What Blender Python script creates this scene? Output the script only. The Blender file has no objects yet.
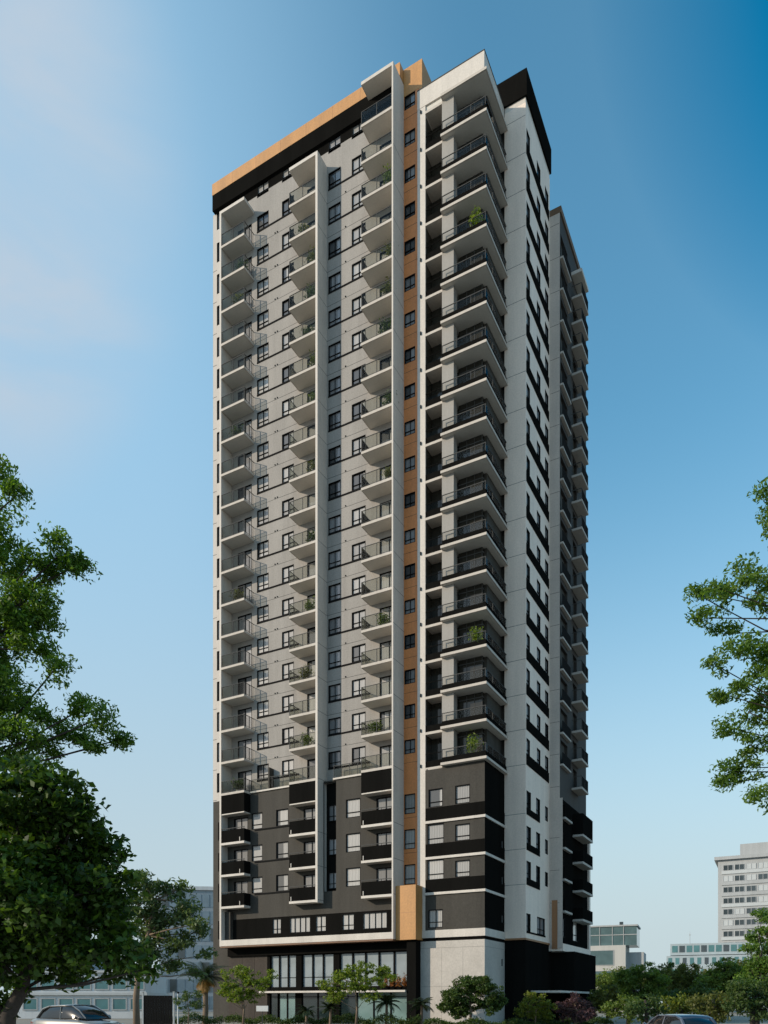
import bpy, math, random
import numpy as np
from mathutils import Vector, Matrix
random.seed(7); rng = np.random.default_rng(7)
S = bpy.context.scene; COL = S.collection
R = math.radians

# ------------------------------------------------------------------ camera, sky, sun, exposure
FPX, CX, HY, EYE = 777.0, 384.0, 1003.0, 1.7
cam = bpy.data.cameras.new('camera'); co = bpy.data.objects.new('camera', cam); COL.objects.link(co)
cam.sensor_fit = 'VERTICAL'; cam.sensor_height = 36; cam.sensor_width = 27
cam.lens = FPX / 1024 * 36; cam.shift_y = (HY - 512) / 1024; cam.clip_end = 6000; cam.clip_start = .1
co.location = (0, 0, EYE); co.rotation_euler = (R(90), 0, 0); S.camera = co

SUN_EL = R(21)
SUNV = Vector((-.9591 * math.cos(SUN_EL), -.283 * math.cos(SUN_EL), math.sin(SUN_EL)))
sl = bpy.data.lights.new('sun', 'SUN'); sl.energy = 2.4; sl.angle = R(.5); sl.color = (1, .87, .70)
so = bpy.data.objects.new('sun', sl); COL.objects.link(so)
so.rotation_euler = (-SUNV).to_track_quat('-Z', 'Y').to_euler(); so.location = (-60, -30, 90)

W = bpy.data.worlds.new('World'); S.world = W; W.use_nodes = True
nt = W.node_tree; N = nt.nodes; LK = nt.links
bg = N['Background']
sky = N.new('ShaderNodeTexSky'); sky.sky_type = 'NISHITA'; sky.sun_disc = False
sky.sun_elevation = SUN_EL; sky.sun_rotation = math.atan2(SUNV.x, SUNV.y)
sky.air_density = 1.0; sky.dust_density = .7; sky.ozone_density = 1.0; sky.altitude = 100
tc = N.new('ShaderNodeTexCoord')
# thin cirrus veil: streaky noise over the dome, thickest towards the sun's side
mp = N.new('ShaderNodeMapping'); mp.inputs['Scale'].default_value = (1.0, 2.2, 3.4); mp.inputs['Rotation'].default_value = (0, R(35), R(20))
nz = N.new('ShaderNodeTexNoise'); nz.inputs['Scale'].default_value = 2.3; nz.inputs['Detail'].default_value = 6; nz.inputs['Roughness'].default_value = .52; nz.inputs['Distortion'].default_value = .6
LK.new(tc.outputs['Generated'], mp.inputs['Vector']); LK.new(mp.outputs[0], nz.inputs['Vector'])
dt = N.new('ShaderNodeVectorMath'); dt.operation = 'DOT_PRODUCT'
cd = Vector((-.42, .60, .68)).normalized(); dt.inputs[1].default_value = cd
LK.new(tc.outputs['Generated'], dt.inputs[0])
mr = N.new('ShaderNodeMapRange'); mr.interpolation_type = 'SMOOTHSTEP'
mr.inputs['From Min'].default_value = .958; mr.inputs['From Max'].default_value = .993
LK.new(dt.outputs['Value'], mr.inputs['Value'])
mr2 = N.new('ShaderNodeMapRange'); mr2.interpolation_type = 'SMOOTHSTEP'; mr2.inputs['From Min'].default_value = .34; mr2.inputs['From Max'].default_value = .62; mr2.inputs['To Min'].default_value = .34
LK.new(nz.outputs['Fac'], mr2.inputs['Value'])
mu = N.new('ShaderNodeMath'); mu.operation = 'MULTIPLY'; LK.new(mr.outputs[0], mu.inputs[0]); LK.new(mr2.outputs[0], mu.inputs[1])
mu2 = N.new('ShaderNodeMath'); mu2.operation = 'MULTIPLY'; mu2.inputs[1].default_value = .95; LK.new(mu.outputs[0], mu2.inputs[0])
mx = N.new('ShaderNodeMixRGB'); mx.inputs[2].default_value = (2.3, 2.62, 3.0, 1)
hs = N.new('ShaderNodeHueSaturation'); hs.inputs['Saturation'].default_value = 1.25; hs.inputs['Hue'].default_value = .477; hs.inputs['Value'].default_value = 1.05
LK.new(sky.outputs[0], hs.inputs['Color'])
sz = N.new('ShaderNodeSeparateXYZ'); LK.new(tc.outputs['Generated'], sz.inputs[0])
hz = N.new('ShaderNodeMapRange'); hz.interpolation_type = 'SMOOTHSTEP'; hz.inputs['From Min'].default_value = .62; hz.inputs['From Max'].default_value = .03; hz.inputs['To Max'].default_value = .98
LK.new(sz.outputs['Z'], hz.inputs['Value'])
mh = N.new('ShaderNodeMixRGB'); mh.inputs[2].default_value = (2.25, 2.72, 2.9, 1); LK.new(hz.outputs[0], mh.inputs[0])
def skymask(d, lo, hi, top):
    v = N.new('ShaderNodeVectorMath'); v.operation = 'DOT_PRODUCT'; v.inputs[1].default_value = Vector(d).normalized(); LK.new(tc.outputs['Generated'], v.inputs[0])
    r = N.new('ShaderNodeMapRange'); r.interpolation_type = 'SMOOTHSTEP'; r.inputs['From Min'].default_value = lo; r.inputs['From Max'].default_value = hi; r.inputs['To Max'].default_value = top
    LK.new(v.outputs['Value'], r.inputs['Value']); return r
# deepest blue high up and away from the sun; milky scatter on the sun's side
dk = skymask((.45, .45, .77), .945, .978, 1.0); dk.interpolation_type = 'LINEAR'
md = N.new('ShaderNodeMixRGB'); md.blend_type = 'MULTIPLY'; md.inputs[2].default_value = (.02, .66, .84, 1); LK.new(dk.outputs[0], md.inputs[0]); LK.new(hs.outputs[0], md.inputs[1])
vl = skymask((-.8, .5, .33), .50, .79, .80)
mv = N.new('ShaderNodeMixRGB'); mv.inputs[2].default_value = (1.62, 2.68, 3.62, 1); LK.new(vl.outputs[0], mv.inputs[0]); LK.new(md.outputs[0], mv.inputs[1])
LK.new(mv.outputs[0], mh.inputs[1])
LK.new(mu2.outputs[0], mx.inputs[0]); LK.new(mh.outputs[0], mx.inputs[1]); LK.new(mx.outputs[0], bg.inputs['Color'])
bg.inputs['Strength'].default_value = .15
S.view_settings.view_transform = 'Standard'; S.view_settings.look = 'None'
S.view_settings.exposure = 0.65; S.view_settings.gamma = 1; S.view_settings.use_curve_mapping = False
S.render.engine = 'CYCLES'
try:
    S.cycles.use_denoising = True; S.cycles.max_bounces = 7; S.cycles.transparent_max_bounces = 16
    S.cycles.diffuse_bounces = 4; S.cycles.glossy_bounces = 3; S.cycles.transmission_bounces = 4
    S.cycles.caustics_reflective = False; S.cycles.caustics_refractive = False
except Exception: pass

# ------------------------------------------------------------------ helpers
def at(px, dist, py=None):
    """point on the ground (or at the height seen at row py) that stands dist metres in front of the camera"""
    x = (px - CX) / FPX * dist
    return Vector((x, dist, 0 if py is None else EYE + (HY - py) * dist / FPX))

def tag(o, label=None, cat=None, group=None, kind=None):
    if label: o['label'] = label
    if cat: o['category'] = cat
    if group: o['group'] = group
    if kind: o['kind'] = kind
    return o

def link(name, me, mat=None, parent=None, loc=(0, 0, 0), rz=0):
    if mat is not None and not me.materials: me.materials.append(mat)
    o = bpy.data.objects.new(name, me); COL.objects.link(o)
    o.location = loc; o.rotation_euler = (0, 0, rz)
    if parent is not None: o.parent = parent
    return o

def empty(name, loc, rz=0):
    o = bpy.data.objects.new(name, None); COL.objects.link(o); o.location = loc; o.rotation_euler = (0, 0, rz)
    o.empty_display_size = .5
    return o

def copy_tree(o, parent=None):
    c = o.copy(); COL.objects.link(c)
    if parent is not None: c.parent = parent
    for ch in list(o.children): copy_tree(ch, c)
    return c

class MB:
    def __init__(s): s.v = []; s.f = []; s.skins = []
    def inlay(s, other, mat): s.skins.append((len(s.f), len(other.f), mat)); o_ = len(s.v); s.v += other.v; s.f += [tuple(i+o_ for i in q) for q in other.f]; return s
    def quad(s, a, b, c, d):
        i = len(s.v); s.v += [a, b, c, d]; s.f.append((i, i+1, i+2, i+3))
    def box(s, x0, x1, y0, y1, z0, z1):
        i = len(s.v)
        s.v += [(x0,y0,z0),(x1,y0,z0),(x1,y1,z0),(x0,y1,z0),(x0,y0,z1),(x1,y0,z1),(x1,y1,z1),(x0,y1,z1)]
        for q in ((0,3,2,1),(4,5,6,7),(0,1,5,4),(1,2,6,5),(2,3,7,6),(3,0,4,7)): s.f.append(tuple(i+k for k in q))
        return s
    def prism(s, poly, z0, z1):
        i = len(s.v); n = len(poly)
        s.v += [(x, y, z0) for x, y in poly] + [(x, y, z1) for x, y in poly]
        s.f.append(tuple(i+n-1-k for k in range(n))); s.f.append(tuple(i+n+k for k in range(n)))
        for k in range(n): k2 = (k+1) % n; s.f.append((i+k, i+k2, i+n+k2, i+n+k))
        return s
    def tube(s, pts, rad, n=7):
        pts = [Vector(p) for p in pts]; i0 = len(s.v); m = len(pts)
        for k, p in enumerate(pts):
            d = (pts[min(k+1, m-1)] - pts[max(k-1, 0)]).normalized()
            a = d.orthogonal().normalized() if k == 0 else (a - d * a.dot(d)).normalized()
            b = d.cross(a); r = rad[k] if hasattr(rad, '__len__') else rad
            for j in range(n):
                t = 2*math.pi*j/n; s.v.append(tuple(p + a*r*math.cos(t) + b*r*math.sin(t)))
        for k in range(m-1):
            for j in range(n):
                j2 = (j+1) % n; q = i0 + k*n
                s.f.append((q+j, q+j2, q+n+j2, q+n+j))
        s.f.append(tuple(i0+n-1-j for j in range(n))); s.f.append(tuple(i0+(m-1)*n+j for j in range(n)))
        return s
    def wall(s, mapf, a0, a1, z0, z1, holes, depth=.16):
        """wall face in plane coordinates (along, inward depth, height) with real openings and their reveals"""
        A = sorted({a0, a1, *[h[0] for h in holes], *[h[1] for h in holes]}); Z = sorted({z0, z1, *[h[2] for h in holes], *[h[3] for h in holes]})
        A = [a for a in A if a0 <= a <= a1]; Z = [z for z in Z if z0 <= z <= z1]
        for i in range(len(A)-1):
            for j in range(len(Z)-1):
                ca, cz = (A[i]+A[i+1])/2, (Z[j]+Z[j+1])/2
                if any(h[0] < ca < h[1] and h[2] < cz < h[3] for h in holes): continue
                s.quad(mapf(A[i],0,Z[j]), mapf(A[i+1],0,Z[j]), mapf(A[i+1],0,Z[j+1]), mapf(A[i],0,Z[j+1]))
        for h in holes:
            l, r, b, t = h[:4]; D = depth
            s.quad(mapf(l,0,b), mapf(l,0,t), mapf(l,D,t), mapf(l,D,b)); s.quad(mapf(r,0,b), mapf(r,D,b), mapf(r,D,t), mapf(r,0,t))
            s.quad(mapf(l,0,b), mapf(l,D,b), mapf(r,D,b), mapf(r,0,b)); s.quad(mapf(l,0,t), mapf(r,0,t), mapf(r,D,t), mapf(l,D,t))
        return s
    def mesh(s, name, smooth=False):
        me = bpy.data.meshes.new(name); me.from_pydata(s.v, [], s.f); me.update()
        if smooth: me.polygons.foreach_set('use_smooth', [True]*len(me.polygons))
        return me
    def build(s, name, mat, parent=None, loc=(0,0,0), rz=0, smooth=False):
        me = s.mesh(name, smooth); me.materials.append(mat)
        for k, (i0, n_, m_) in enumerate(s.skins):
            me.materials.append(M[m_] if isinstance(m_, str) else m_)
            for q in me.polygons[i0:i0+n_]: q.material_index = k+1
        return link(name, me, None, parent, loc, rz)

# ------------------------------------------------------------------ materials
def newmat(name):
    m = bpy.data.materials.new(name); m.use_nodes = True
    return m, m.node_tree.nodes, m.node_tree.links, m.node_tree.nodes['Principled BSDF']

def plain(name, col, rough=.7, var=.12, scale=.6, metal=0, spec=.5, fine=9, streak=True):
    """painted or cast surface with weather stains: soft vertical streaks and fine mottling of its own colour"""
    m, n, l, b = newmat(name)
    b.inputs['Roughness'].default_value = rough; b.inputs['Metallic'].default_value = metal; b.inputs['Specular IOR Level'].default_value = spec
    t = n.new('ShaderNodeTexCoord'); mp_ = n.new('ShaderNodeMapping'); mp_.inputs['Scale'].default_value = (1, 1, .25 if streak else 1)
    a = n.new('ShaderNodeTexNoise'); a.inputs['Scale'].default_value = scale; a.inputs['Detail'].default_value = 6; a.inputs['Roughness'].default_value = .65
    c = n.new('ShaderNodeTexNoise'); c.inputs['Scale'].default_value = fine; c.inputs['Detail'].default_value = 3
    l.new(t.outputs['Object'], mp_.inputs[0]); l.new(mp_.outputs[0], a.inputs['Vector']); l.new(t.outputs['Object'], c.inputs['Vector'])
    ad = n.new('ShaderNodeMath'); ad.operation = 'ADD'; l.new(a.outputs['Fac'], ad.inputs[0]); l.new(c.outputs['Fac'], ad.inputs[1])
    r = n.new('ShaderNodeMapRange'); r.inputs['From Min'].default_value = .7; r.inputs['From Max'].default_value = 1.3
    r.inputs['To Min'].default_value = 1-var; r.inputs['To Max'].default_value = 1+var*.6
    l.new(ad.outputs[0], r.inputs['Value'])
    if streak:   # rain runs: narrow, long in height
        m3 = n.new('ShaderNodeMapping'); m3.inputs['Scale'].default_value = (.95, .95, .055); l.new(t.outputs['Object'], m3.inputs[0])
        s3 = n.new('ShaderNodeTexNoise'); s3.inputs['Scale'].default_value = 1.0; s3.inputs['Detail'].default_value = 5; s3.inputs['Roughness'].default_value = .7; l.new(m3.outputs[0], s3.inputs['Vector'])
        r3 = n.new('ShaderNodeMapRange'); r3.inputs['From Min'].default_value = .42; r3.inputs['From Max'].default_value = .68; r3.inputs['To Min'].default_value = 1.02; r3.inputs['To Max'].default_value = 1-var*.75; l.new(s3.outputs['Fac'], r3.inputs['Value'])
        mm = n.new('ShaderNodeMath'); mm.operation = 'MULTIPLY'; l.new(r.outputs[0], mm.inputs[0]); l.new(r3.outputs[0], mm.inputs[1]); r = mm
    v = n.new('ShaderNodeVectorMath'); v.operation = 'SCALE'; v.inputs[0].default_value = col; l.new(r.outputs[0], v.inputs['Scale'])
    l.new(v.outputs[0], b.inputs['Base Color'])
    return m

def wood_panel(name, col):
    m = plain(name, col, .55, .18, .8); return m

def pane_mat(name, dark=(.02,.024,.028), cloth=(.46,.44,.415), share=.68, tint=None):
    """glazing: curtain or dark room behind a reflective sheet, different for every window"""
    m, n, l, b = newmat(name)
    oi = n.new('ShaderNodeObjectInfo'); t = n.new('ShaderNodeTexCoord'); sx = n.new('ShaderNodeSeparateXYZ'); l.new(t.outputs['Object'], sx.inputs[0])
    wv = n.new('ShaderNodeTexWave'); wv.wave_type = 'BANDS'; wv.bands_direction = 'X'; wv.inputs['Scale'].default_value = 2.2; wv.inputs['Distortion'].default_value = 1.5
    l.new(t.outputs['Object'], wv.inputs['Vector'])
    rr = n.new('ShaderNodeMapRange'); rr.inputs['To Min'].default_value = .55; rr.inputs['To Max'].default_value = 1.0; l.new(wv.outputs['Fac'], rr.inputs['Value'])
    cl = n.new('ShaderNodeVectorMath'); cl.operation = 'SCALE'; cl.inputs[0].default_value = cloth; l.new(rr.outputs[0], cl.inputs['Scale'])
    # drawn part of the curtain: everything right of a random edge
    ed = n.new('ShaderNodeMapRange'); ed.inputs['From Min'].default_value = share; ed.inputs['From Max'].default_value = 1; ed.inputs['To Min'].default_value = -.05; ed.inputs['To Max'].default_value = 1.2
    l.new(oi.outputs['Random'], ed.inputs['Value'])
    gt = n.new('ShaderNodeMath'); gt.operation = 'GREATER_THAN'; l.new(sx.outputs['X'], gt.inputs[0]); l.new(ed.outputs[0], gt.inputs[1])
    mxx = n.new('ShaderNodeMixRGB'); mxx.inputs[1].default_value = (*dark, 1); l.new(gt.outputs[0], mxx.inputs[0]); l.new(cl.outputs[0], mxx.inputs[2])
    # each home has its own shade of cloth
    ml = n.new('ShaderNodeMath'); ml.operation = 'MULTIPLY'; ml.inputs[1].default_value = 7.31; l.new(oi.outputs['Random'], ml.inputs[0])
    fr = n.new('ShaderNodeMath'); fr.operation = 'FRACT'; l.new(ml.outputs[0], fr.inputs[0])
    r2 = n.new('ShaderNodeMapRange'); r2.inputs['To Min'].default_value = .55; r2.inputs['To Max'].default_value = 1.05; l.new(fr.outputs[0], r2.inputs['Value'])
    v2 = n.new('ShaderNodeVectorMath'); v2.operation = 'SCALE'; l.new(mxx.outputs[0], v2.inputs[0]); l.new(r2.outputs[0], v2.inputs['Scale'])
    l.new(v2.outputs[0], b.inputs['Base Color'])
    b.inputs['Roughness'].default_value = .6; b.inputs['Coat Weight'].default_value = 1; b.inputs['Coat Roughness'].default_value = .03; b.inputs['Coat IOR'].default_value = 1.5
    return m

def glass_mat(name, col=(.05,.06,.06), rough=.04, spec=.7, metal=0):
    m, n, l, b = newmat(name)
    b.inputs['Base Color'].default_value = (*col, 1); b.inputs['Roughness'].default_value = rough; b.inputs['Specular IOR Level'].default_value = spec; b.inputs['Metallic'].default_value = metal
    t = n.new('ShaderNodeTexCoord'); a = n.new('ShaderNodeTexNoise'); a.inputs['Scale'].default_value = .7
    l.new(t.outputs['Object'], a.inputs['Vector'])
    bp = n.new('ShaderNodeBump'); bp.inputs['Strength'].default_value = .04; bp.inputs['Distance'].default_value = .2; l.new(a.outputs['Fac'], bp.inputs['Height']); l.new(bp.outputs[0], b.inputs['Normal'])
    r = n.new('ShaderNodeMixRGB'); r.blend_type = 'MULTIPLY'; r.inputs[0].default_value = .5; r.inputs[1].default_value = (*col, 1); l.new(a.outputs['Fac'], r.inputs[2]); l.new(r.outputs[0], b.inputs['Base Color'])
    return m

def clear_glass(name, tint=(.80,.81,.78)):
    m, n, l, b = newmat(name); n.remove(b)
    tr = n.new('ShaderNodeBsdfTransparent'); tr.inputs[0].default_value = (*tint, 1)
    gl = n.new('ShaderNodeBsdfGlossy'); gl.inputs['Roughness'].default_value = .05; gl.inputs['Color'].default_value = (.9,.9,.9,1)
    fz = n.new('ShaderNodeFresnel'); fz.inputs[0].default_value = 1.12
    mxs = n.new('ShaderNodeMixShader'); l.new(fz.outputs[0], mxs.inputs[0]); l.new(tr.outputs[0], mxs.inputs[1]); l.new(gl.outputs[0], mxs.inputs[2])
    l.new(mxs.outputs[0], n['Material Output'].inputs['Surface'])
    return m

def leaf_mat(name, c1, c2, trans=.35, rough=.5):
    m, n, l, b = newmat(name)
    g = n.new('ShaderNodeNewGeometry'); cr = n.new('ShaderNodeMixRGB'); cr.inputs[1].default_value = (*c1, 1); cr.inputs[2].default_value = (*c2, 1)
    t = n.new('ShaderNodeTexCoord'); nz_ = n.new('ShaderNodeTexNoise'); nz_.inputs['Scale'].default_value = .9; nz_.inputs['Detail'].default_value = 2
    l.new(t.outputs['Object'], nz_.inputs['Vector'])
    ad = n.new('ShaderNodeMath'); ad.operation = 'ADD'; l.new(g.outputs['Random Per Island'], ad.inputs[0]); l.new(nz_.outputs['Fac'], ad.inputs[1])
    r = n.new('ShaderNodeMapRange'); r.inputs['From Min'].default_value = .35; r.inputs['From Max'].default_value = 1.4; l.new(ad.outputs[0], r.inputs['Value']); l.new(r.outputs[0], cr.inputs[0])
    l.new(cr.outputs[0], b.inputs['Base Color']); b.inputs['Roughness'].default_value = rough; b.inputs['Specular IOR Level'].default_value = .35
    tl = n.new('ShaderNodeBsdfTranslucent')
    ts = n.new('ShaderNodeMixRGB'); ts.blend_type = 'MULTIPLY'; ts.inputs[0].default_value = 1; ts.inputs[2].default_value = (1.5, 1.5, .6, 1); l.new(cr.outputs[0], ts.inputs[1]); l.new(ts.outputs[0], tl.inputs[0])
    ms = n.new('ShaderNodeMixShader'); ms.inputs[0].default_value = trans; l.new(b.outputs[0], ms.inputs[1]); l.new(tl.outputs[0], ms.inputs[2]); l.new(ms.outputs[0], n['Material Output'].inputs['Surface'])
    return m

M = dict(
    white=plain('white_render', (.62,.565,.505), .75, .13),
    offwhite=plain('offwhite_render', (.86,.71,.60), .75, .11),
    wingshade=plain('wing_grey_render', (.58,.50,.44), .8, .12),
    wingwhite=plain('wing_render', (.50,.465,.43), .75, .08),
    colgrey=plain('column_render', (.32,.30,.275), .75, .08),
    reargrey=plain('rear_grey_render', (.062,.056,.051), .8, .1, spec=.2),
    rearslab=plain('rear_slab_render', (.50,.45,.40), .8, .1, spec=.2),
    darkglass=plain('smoked_rail_glass', (.02,.02,.02), .8, .1, spec=0, streak=False),
    grey=plain('warm_grey_render', (.335,.312,.288), .85, .17, spec=.3),
    soffit=plain('beige_soffit', (.62,.58,.52), .85, .08, streak=False),
    dark=plain('dark_grey_render', (.06,.055,.047), .8, .22, spec=.25),
    black=plain('black_cladding', (.010,.0096,.0088), .85, .2, spec=0),
    brown=wood_panel('brown_panel', (.36,.17,.075)),
    orange=wood_panel('orange_panel', (.52,.255,.082)),
    orangeshade=wood_panel('orange_panel_shade', (.66,.235,.07)),  # copy of the orange panel, coloured redder for its look in shade
    stone=plain('travertine', (.48,.44,.395), .7, .16, .5, streak=False),
    brownstone=plain('brown_stone', (.055,.045,.038), .7, .25, spec=.2),
    frame=plain('black_frame', (.011,.011,.011), .8, .1, spec=.06),
    rail=plain('rail_paint', (.07,.07,.068), .7, .1, spec=.2),
    curtain=pane_mat('window_pane'),
    shade=pane_mat('shaded_pane', cloth=(.30,.30,.31), share=.35),
    dim=pane_mat('dim_pane', cloth=(.16,.155,.15), share=.25),
    soffitwood=plain('soffit_wood', (.16,.075,.035), .6, .2),
    shopglass=glass_mat('shop_grey_glass', (.35,.40,.42), .06, .9),
    screen=glass_mat('bronze_glass', (.045,.042,.034), .08, .35),
    shop=pane_mat('shop_glass', (.05,.055,.06), (.40,.42,.43), share=.95),
    shopdark=glass_mat('shop_dark_glass', (.02,.035,.037), .05, .8),
    doorglass=glass_mat('green_door_glass', (.22,.34,.33), .08, .8),
    railglass=clear_glass('rail_glass'), cornerglass=clear_glass('corner_rail_glass', (.95,.95,.94)),
    slabpaint=plain('slab_paint', (.53,.475,.415), .8, .12),
    capbrown=plain('cap_brown', (.16,.095,.055), .8, .12),
    pot=plain('pot_glaze', (.5,.48,.45), .5),
    bark=plain('dark_bark', (.045,.034,.026), .9, .35, 3, fine=30),
    barkpale=plain('pale_bark', (.22,.16,.11), .9, .35, 3, fine=30),
)
FOL = dict(
    feather=leaf_mat('feather_leaf', (.04,.105,.018), (.14,.24,.03), .45),
    dense=leaf_mat('dense_leaf_shaded', (.008,.028,.005), (.075,.14,.014), .35),  # leaf colour darkened in place of shade from things out of view
    mid=leaf_mat('mid_leaf', (.045,.085,.03), (.13,.18,.065)),
    bright=leaf_mat('bright_leaf', (.07,.13,.016), (.22,.28,.035), .45),
    round=leaf_mat('round_leaf', (.025,.06,.012), (.085,.13,.025)),
    olive=leaf_mat('olive_leaf', (.07,.09,.024), (.17,.18,.05), .45),
    park=leaf_mat('park_leaf', (.06,.11,.02), (.18,.24,.05), .45),
    lime=leaf_mat('lime_leaf', (.06,.10,.012), (.17,.19,.02)),
    purple=leaf_mat('purple_leaf', (.04,.022,.03), (.13,.065,.075)),
    palm=leaf_mat('palm_leaf', (.012,.024,.012), (.04,.06,.02), .2),
    dry=leaf_mat('dry_frond', (.16,.09,.02), (.32,.18,.04), .2),
    hedge=leaf_mat('hedge_leaf', (.03,.065,.018), (.09,.135,.035), .38),
    flame=leaf_mat('flame_leaf', (.20,.055,.02), (.34,.15,.04)),
    right=leaf_mat('right_leaf', (.055,.125,.022), (.155,.25,.042), .45),
)

# ------------------------------------------------------------------ ground, road, pavement
g = MB(); g.quad((-900,-150,-.02),(900,-150,-.02),(900,2500,-.02),(-900,2500,-.02))
tag(g.build('ground', plain('ground_soil', (.29,.26,.21), .95, .3, .15, streak=False)), kind='structure')
rd = MB(); rd.quad((-400,19,-.012),(400,19,-.012),(400,41,-.012),(-400,41,-.012))
tag(rd.build('road', plain('asphalt', (.05,.05,.052), .85, .25, .4, fine=40, streak=False)), kind='structure')
mk = MB()
for i in range(-30, 31): mk.quad((i*6,29.9,-.008),(i*6+3,29.9,-.008),(i*6+3,30.05,-.008),(i*6,30.05,-.008))
tag(mk.build('road_markings', plain('road_paint', (.7,.7,.66), .7, .25)), kind='structure')
pv = MB(); pv.box(-400,400,41,53,-.3,.12)
tag(pv.build('pavement', plain('paving', (.27,.26,.25), .85, .2, .8, streak=False)), kind='structure')
pv = MB(); pv.box(-400,400,40.8,40.98,-.3,.135)
tag(pv.build('kerb', plain('kerb_stone', (.36,.35,.33), .85, .2, .8, streak=False)), kind='structure')
pv = MB(); pv.box(-400,400,6,19,-.3,.10)
tag(pv.build('near_pavement', M['stone']), kind='structure')

# ------------------------------------------------------------------ the tower
UX = Vector((.87781, -.47901, 0)); VX = Vector((.47901, .87781, 0)); O = Vector((-14.752, 69.891, 0))
T = empty('apartment_tower', O, math.atan2(UX.y, UX.x))
tag(T, 'very tall grey and white apartment tower with fins and stacked balconies in the centre', 'tower')
LV = [69.72 - 2.93*k for k in range(12)] + [37.49 - 2.83*k for k in range(1, 7)]   # slab levels, top to terrace
BASE = [16.05, 13.2, 10.35]                                                        # floors of the dark base
front = lambda v0: (lambda a, d, z: (a, v0 + d, z))
right = lambda u0: (lambda a, d, z: (u0 - d, a, z))
def part(name, mb, mat, parent=None, **k): return mb.build(name, M[mat] if isinstance(mat, str) else mat, parent or T, **k)

_win = {}
def window_mesh(w, h, style):
    key = (round(w,3), round(h,3), style)
    if key not in _win:
        f = MB(); t = .055; d0, d1 = .005, .15
        f.box(0,t,d0,d1,0,h); f.box(w-t,w,d0,d1,0,h); f.box(t,w-t,d0,d1,0,t); f.box(t,w-t,d0,d1,h-t,h)
        cols = {'two':2,'one':1,'three':3,'four':4,'door':2,'rail':1,'slot':1}[style]
        for c in range(1, cols): x = w*c/cols; f.box(x-.018,x+.018,.06,.14,t,h-t)
        if style == 'rail': f.box(t,w-t,.05,.145,h*.27,h*.27+.05)
        if style in ('two','one'): f.box(t,w-t,.06,.142,h*.3,h*.3+.04)
        p = MB(); p.quad((t,.125,t),(w-t,.125,t),(w-t,.125,h-t),(t,.125,h-t))
        _win[key] = (f.mesh('window_frame'), p.mesh('window_pane'))
    return _win[key]
def window(name, plane, off, a, z, w, h, style='two', pane='curtain', parent=None):
    fm, pm = window_mesh(w, h, style)
    if plane == 'F': loc, rz = (a, off, z), 0
    else: loc, rz = (off, a, z), math.pi/2
    if not pm.materials: pm.materials.append(M[pane])
    o = link(name, fm, M['frame'], parent or T, loc, rz)
    q = link('pane', pm, None, o)
    if pm.materials[0] != M[pane]:
        q.material_slots[0].link = 'OBJECT'; q.material_slots[0].material = M[pane]
    return o

# bodies behind the facades
c = MB(); c.box(.0,18.9,2.1,20,6.8,75.9); part('core', c, 'grey')
c = MB(); c.box(19.0,24.4,2.9,6.3,6.8,74.3); c.box(18.95,26.3,6.3,12.6,0.2,74.1); part('core', c, 'dark')
c = MB(); c.box(8,27.15,12.8,21.8,6.3,70.9); part('core', c, 'dark')
c = MB(); c.box(-2.15,-.02,1.85,12,0,75.0); part('side_wing', c, 'offwhite')

# --- front facade, upper (grey) with real openings
VF = 1.45
W1 = [(3.04,4.33),(5.78,7.06),(10.62,11.86),(12.94,14.28)]
DOORS = [(.85,2.45),(8.45,10.1),(15.6,17.3)]
holes = []
TOPF = 72.73
floors = [TOPF] + LV
for L in floors:
    for a, b in W1:
        if L == TOPF and a > 10 and a < 12: pass
        holes.append((a, b, L+1.15, L+2.5))
for L in floors:
    for i, (a, b) in enumerate(DOORS):
        if L == TOPF and i < 2: continue
        holes.append((a, b, L+.04, L+2.2))
lo = [h for h in holes if h[2] < 73]; hi = [h for h in holes if h[3] > 74.13]
w = MB().wall(front(VF), 0, 17.62, 20.3, 74.1, [h for h in holes if h[3] < 74.1] + [(a,b,c_,74.1) for a,b,c_,d in holes if c_ < 74.1 < d])
jt = MB(); pp = MB()
for L in LV:
    jt.box(2.8, 7.6, VF-.004, VF+.05, L-.02, L+.012); jt.box(10.5, 14.7, VF-.004, VF+.05, L-.02, L+.012)
    for u in (5.0, 5.25, 12.3): pp.box(u, u+.09, VF-.05, VF+.03, L+.05, L+.13)
    for a_, b_ in ((3.04,7.6),(10.62,14.7)): part('sill_band', MB().box(a_, b_, VF-.035, VF+.05, L+1.0, L+1.145), 'frame')
part('facade_wall', w.inlay(jt, 'rail').inlay(pp, 'frame'), 'grey')
w = MB().wall(front(VF), 0, 17.62, 74.1, 76.0, [(a,b,74.1,d) for a,b,c_,d in holes if c_ < 74.1 < d]); part('attic_wall', w, 'black')
for fi, L in enumerate(floors):
    for i, (a, b) in enumerate(W1):
        window('window', 'F', VF, a, L+1.15, b-a, 1.35, 'two', 'shade' if i == 2 else 'curtain')
    for i, (a, b) in enumerate(DOORS):
        if L == TOPF and i < 2: continue
        window('balcony_door', 'F', VF, a, L+.04, b-a, 2.16, 'door', 'shade' if i == 0 else 'curtain')
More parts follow.
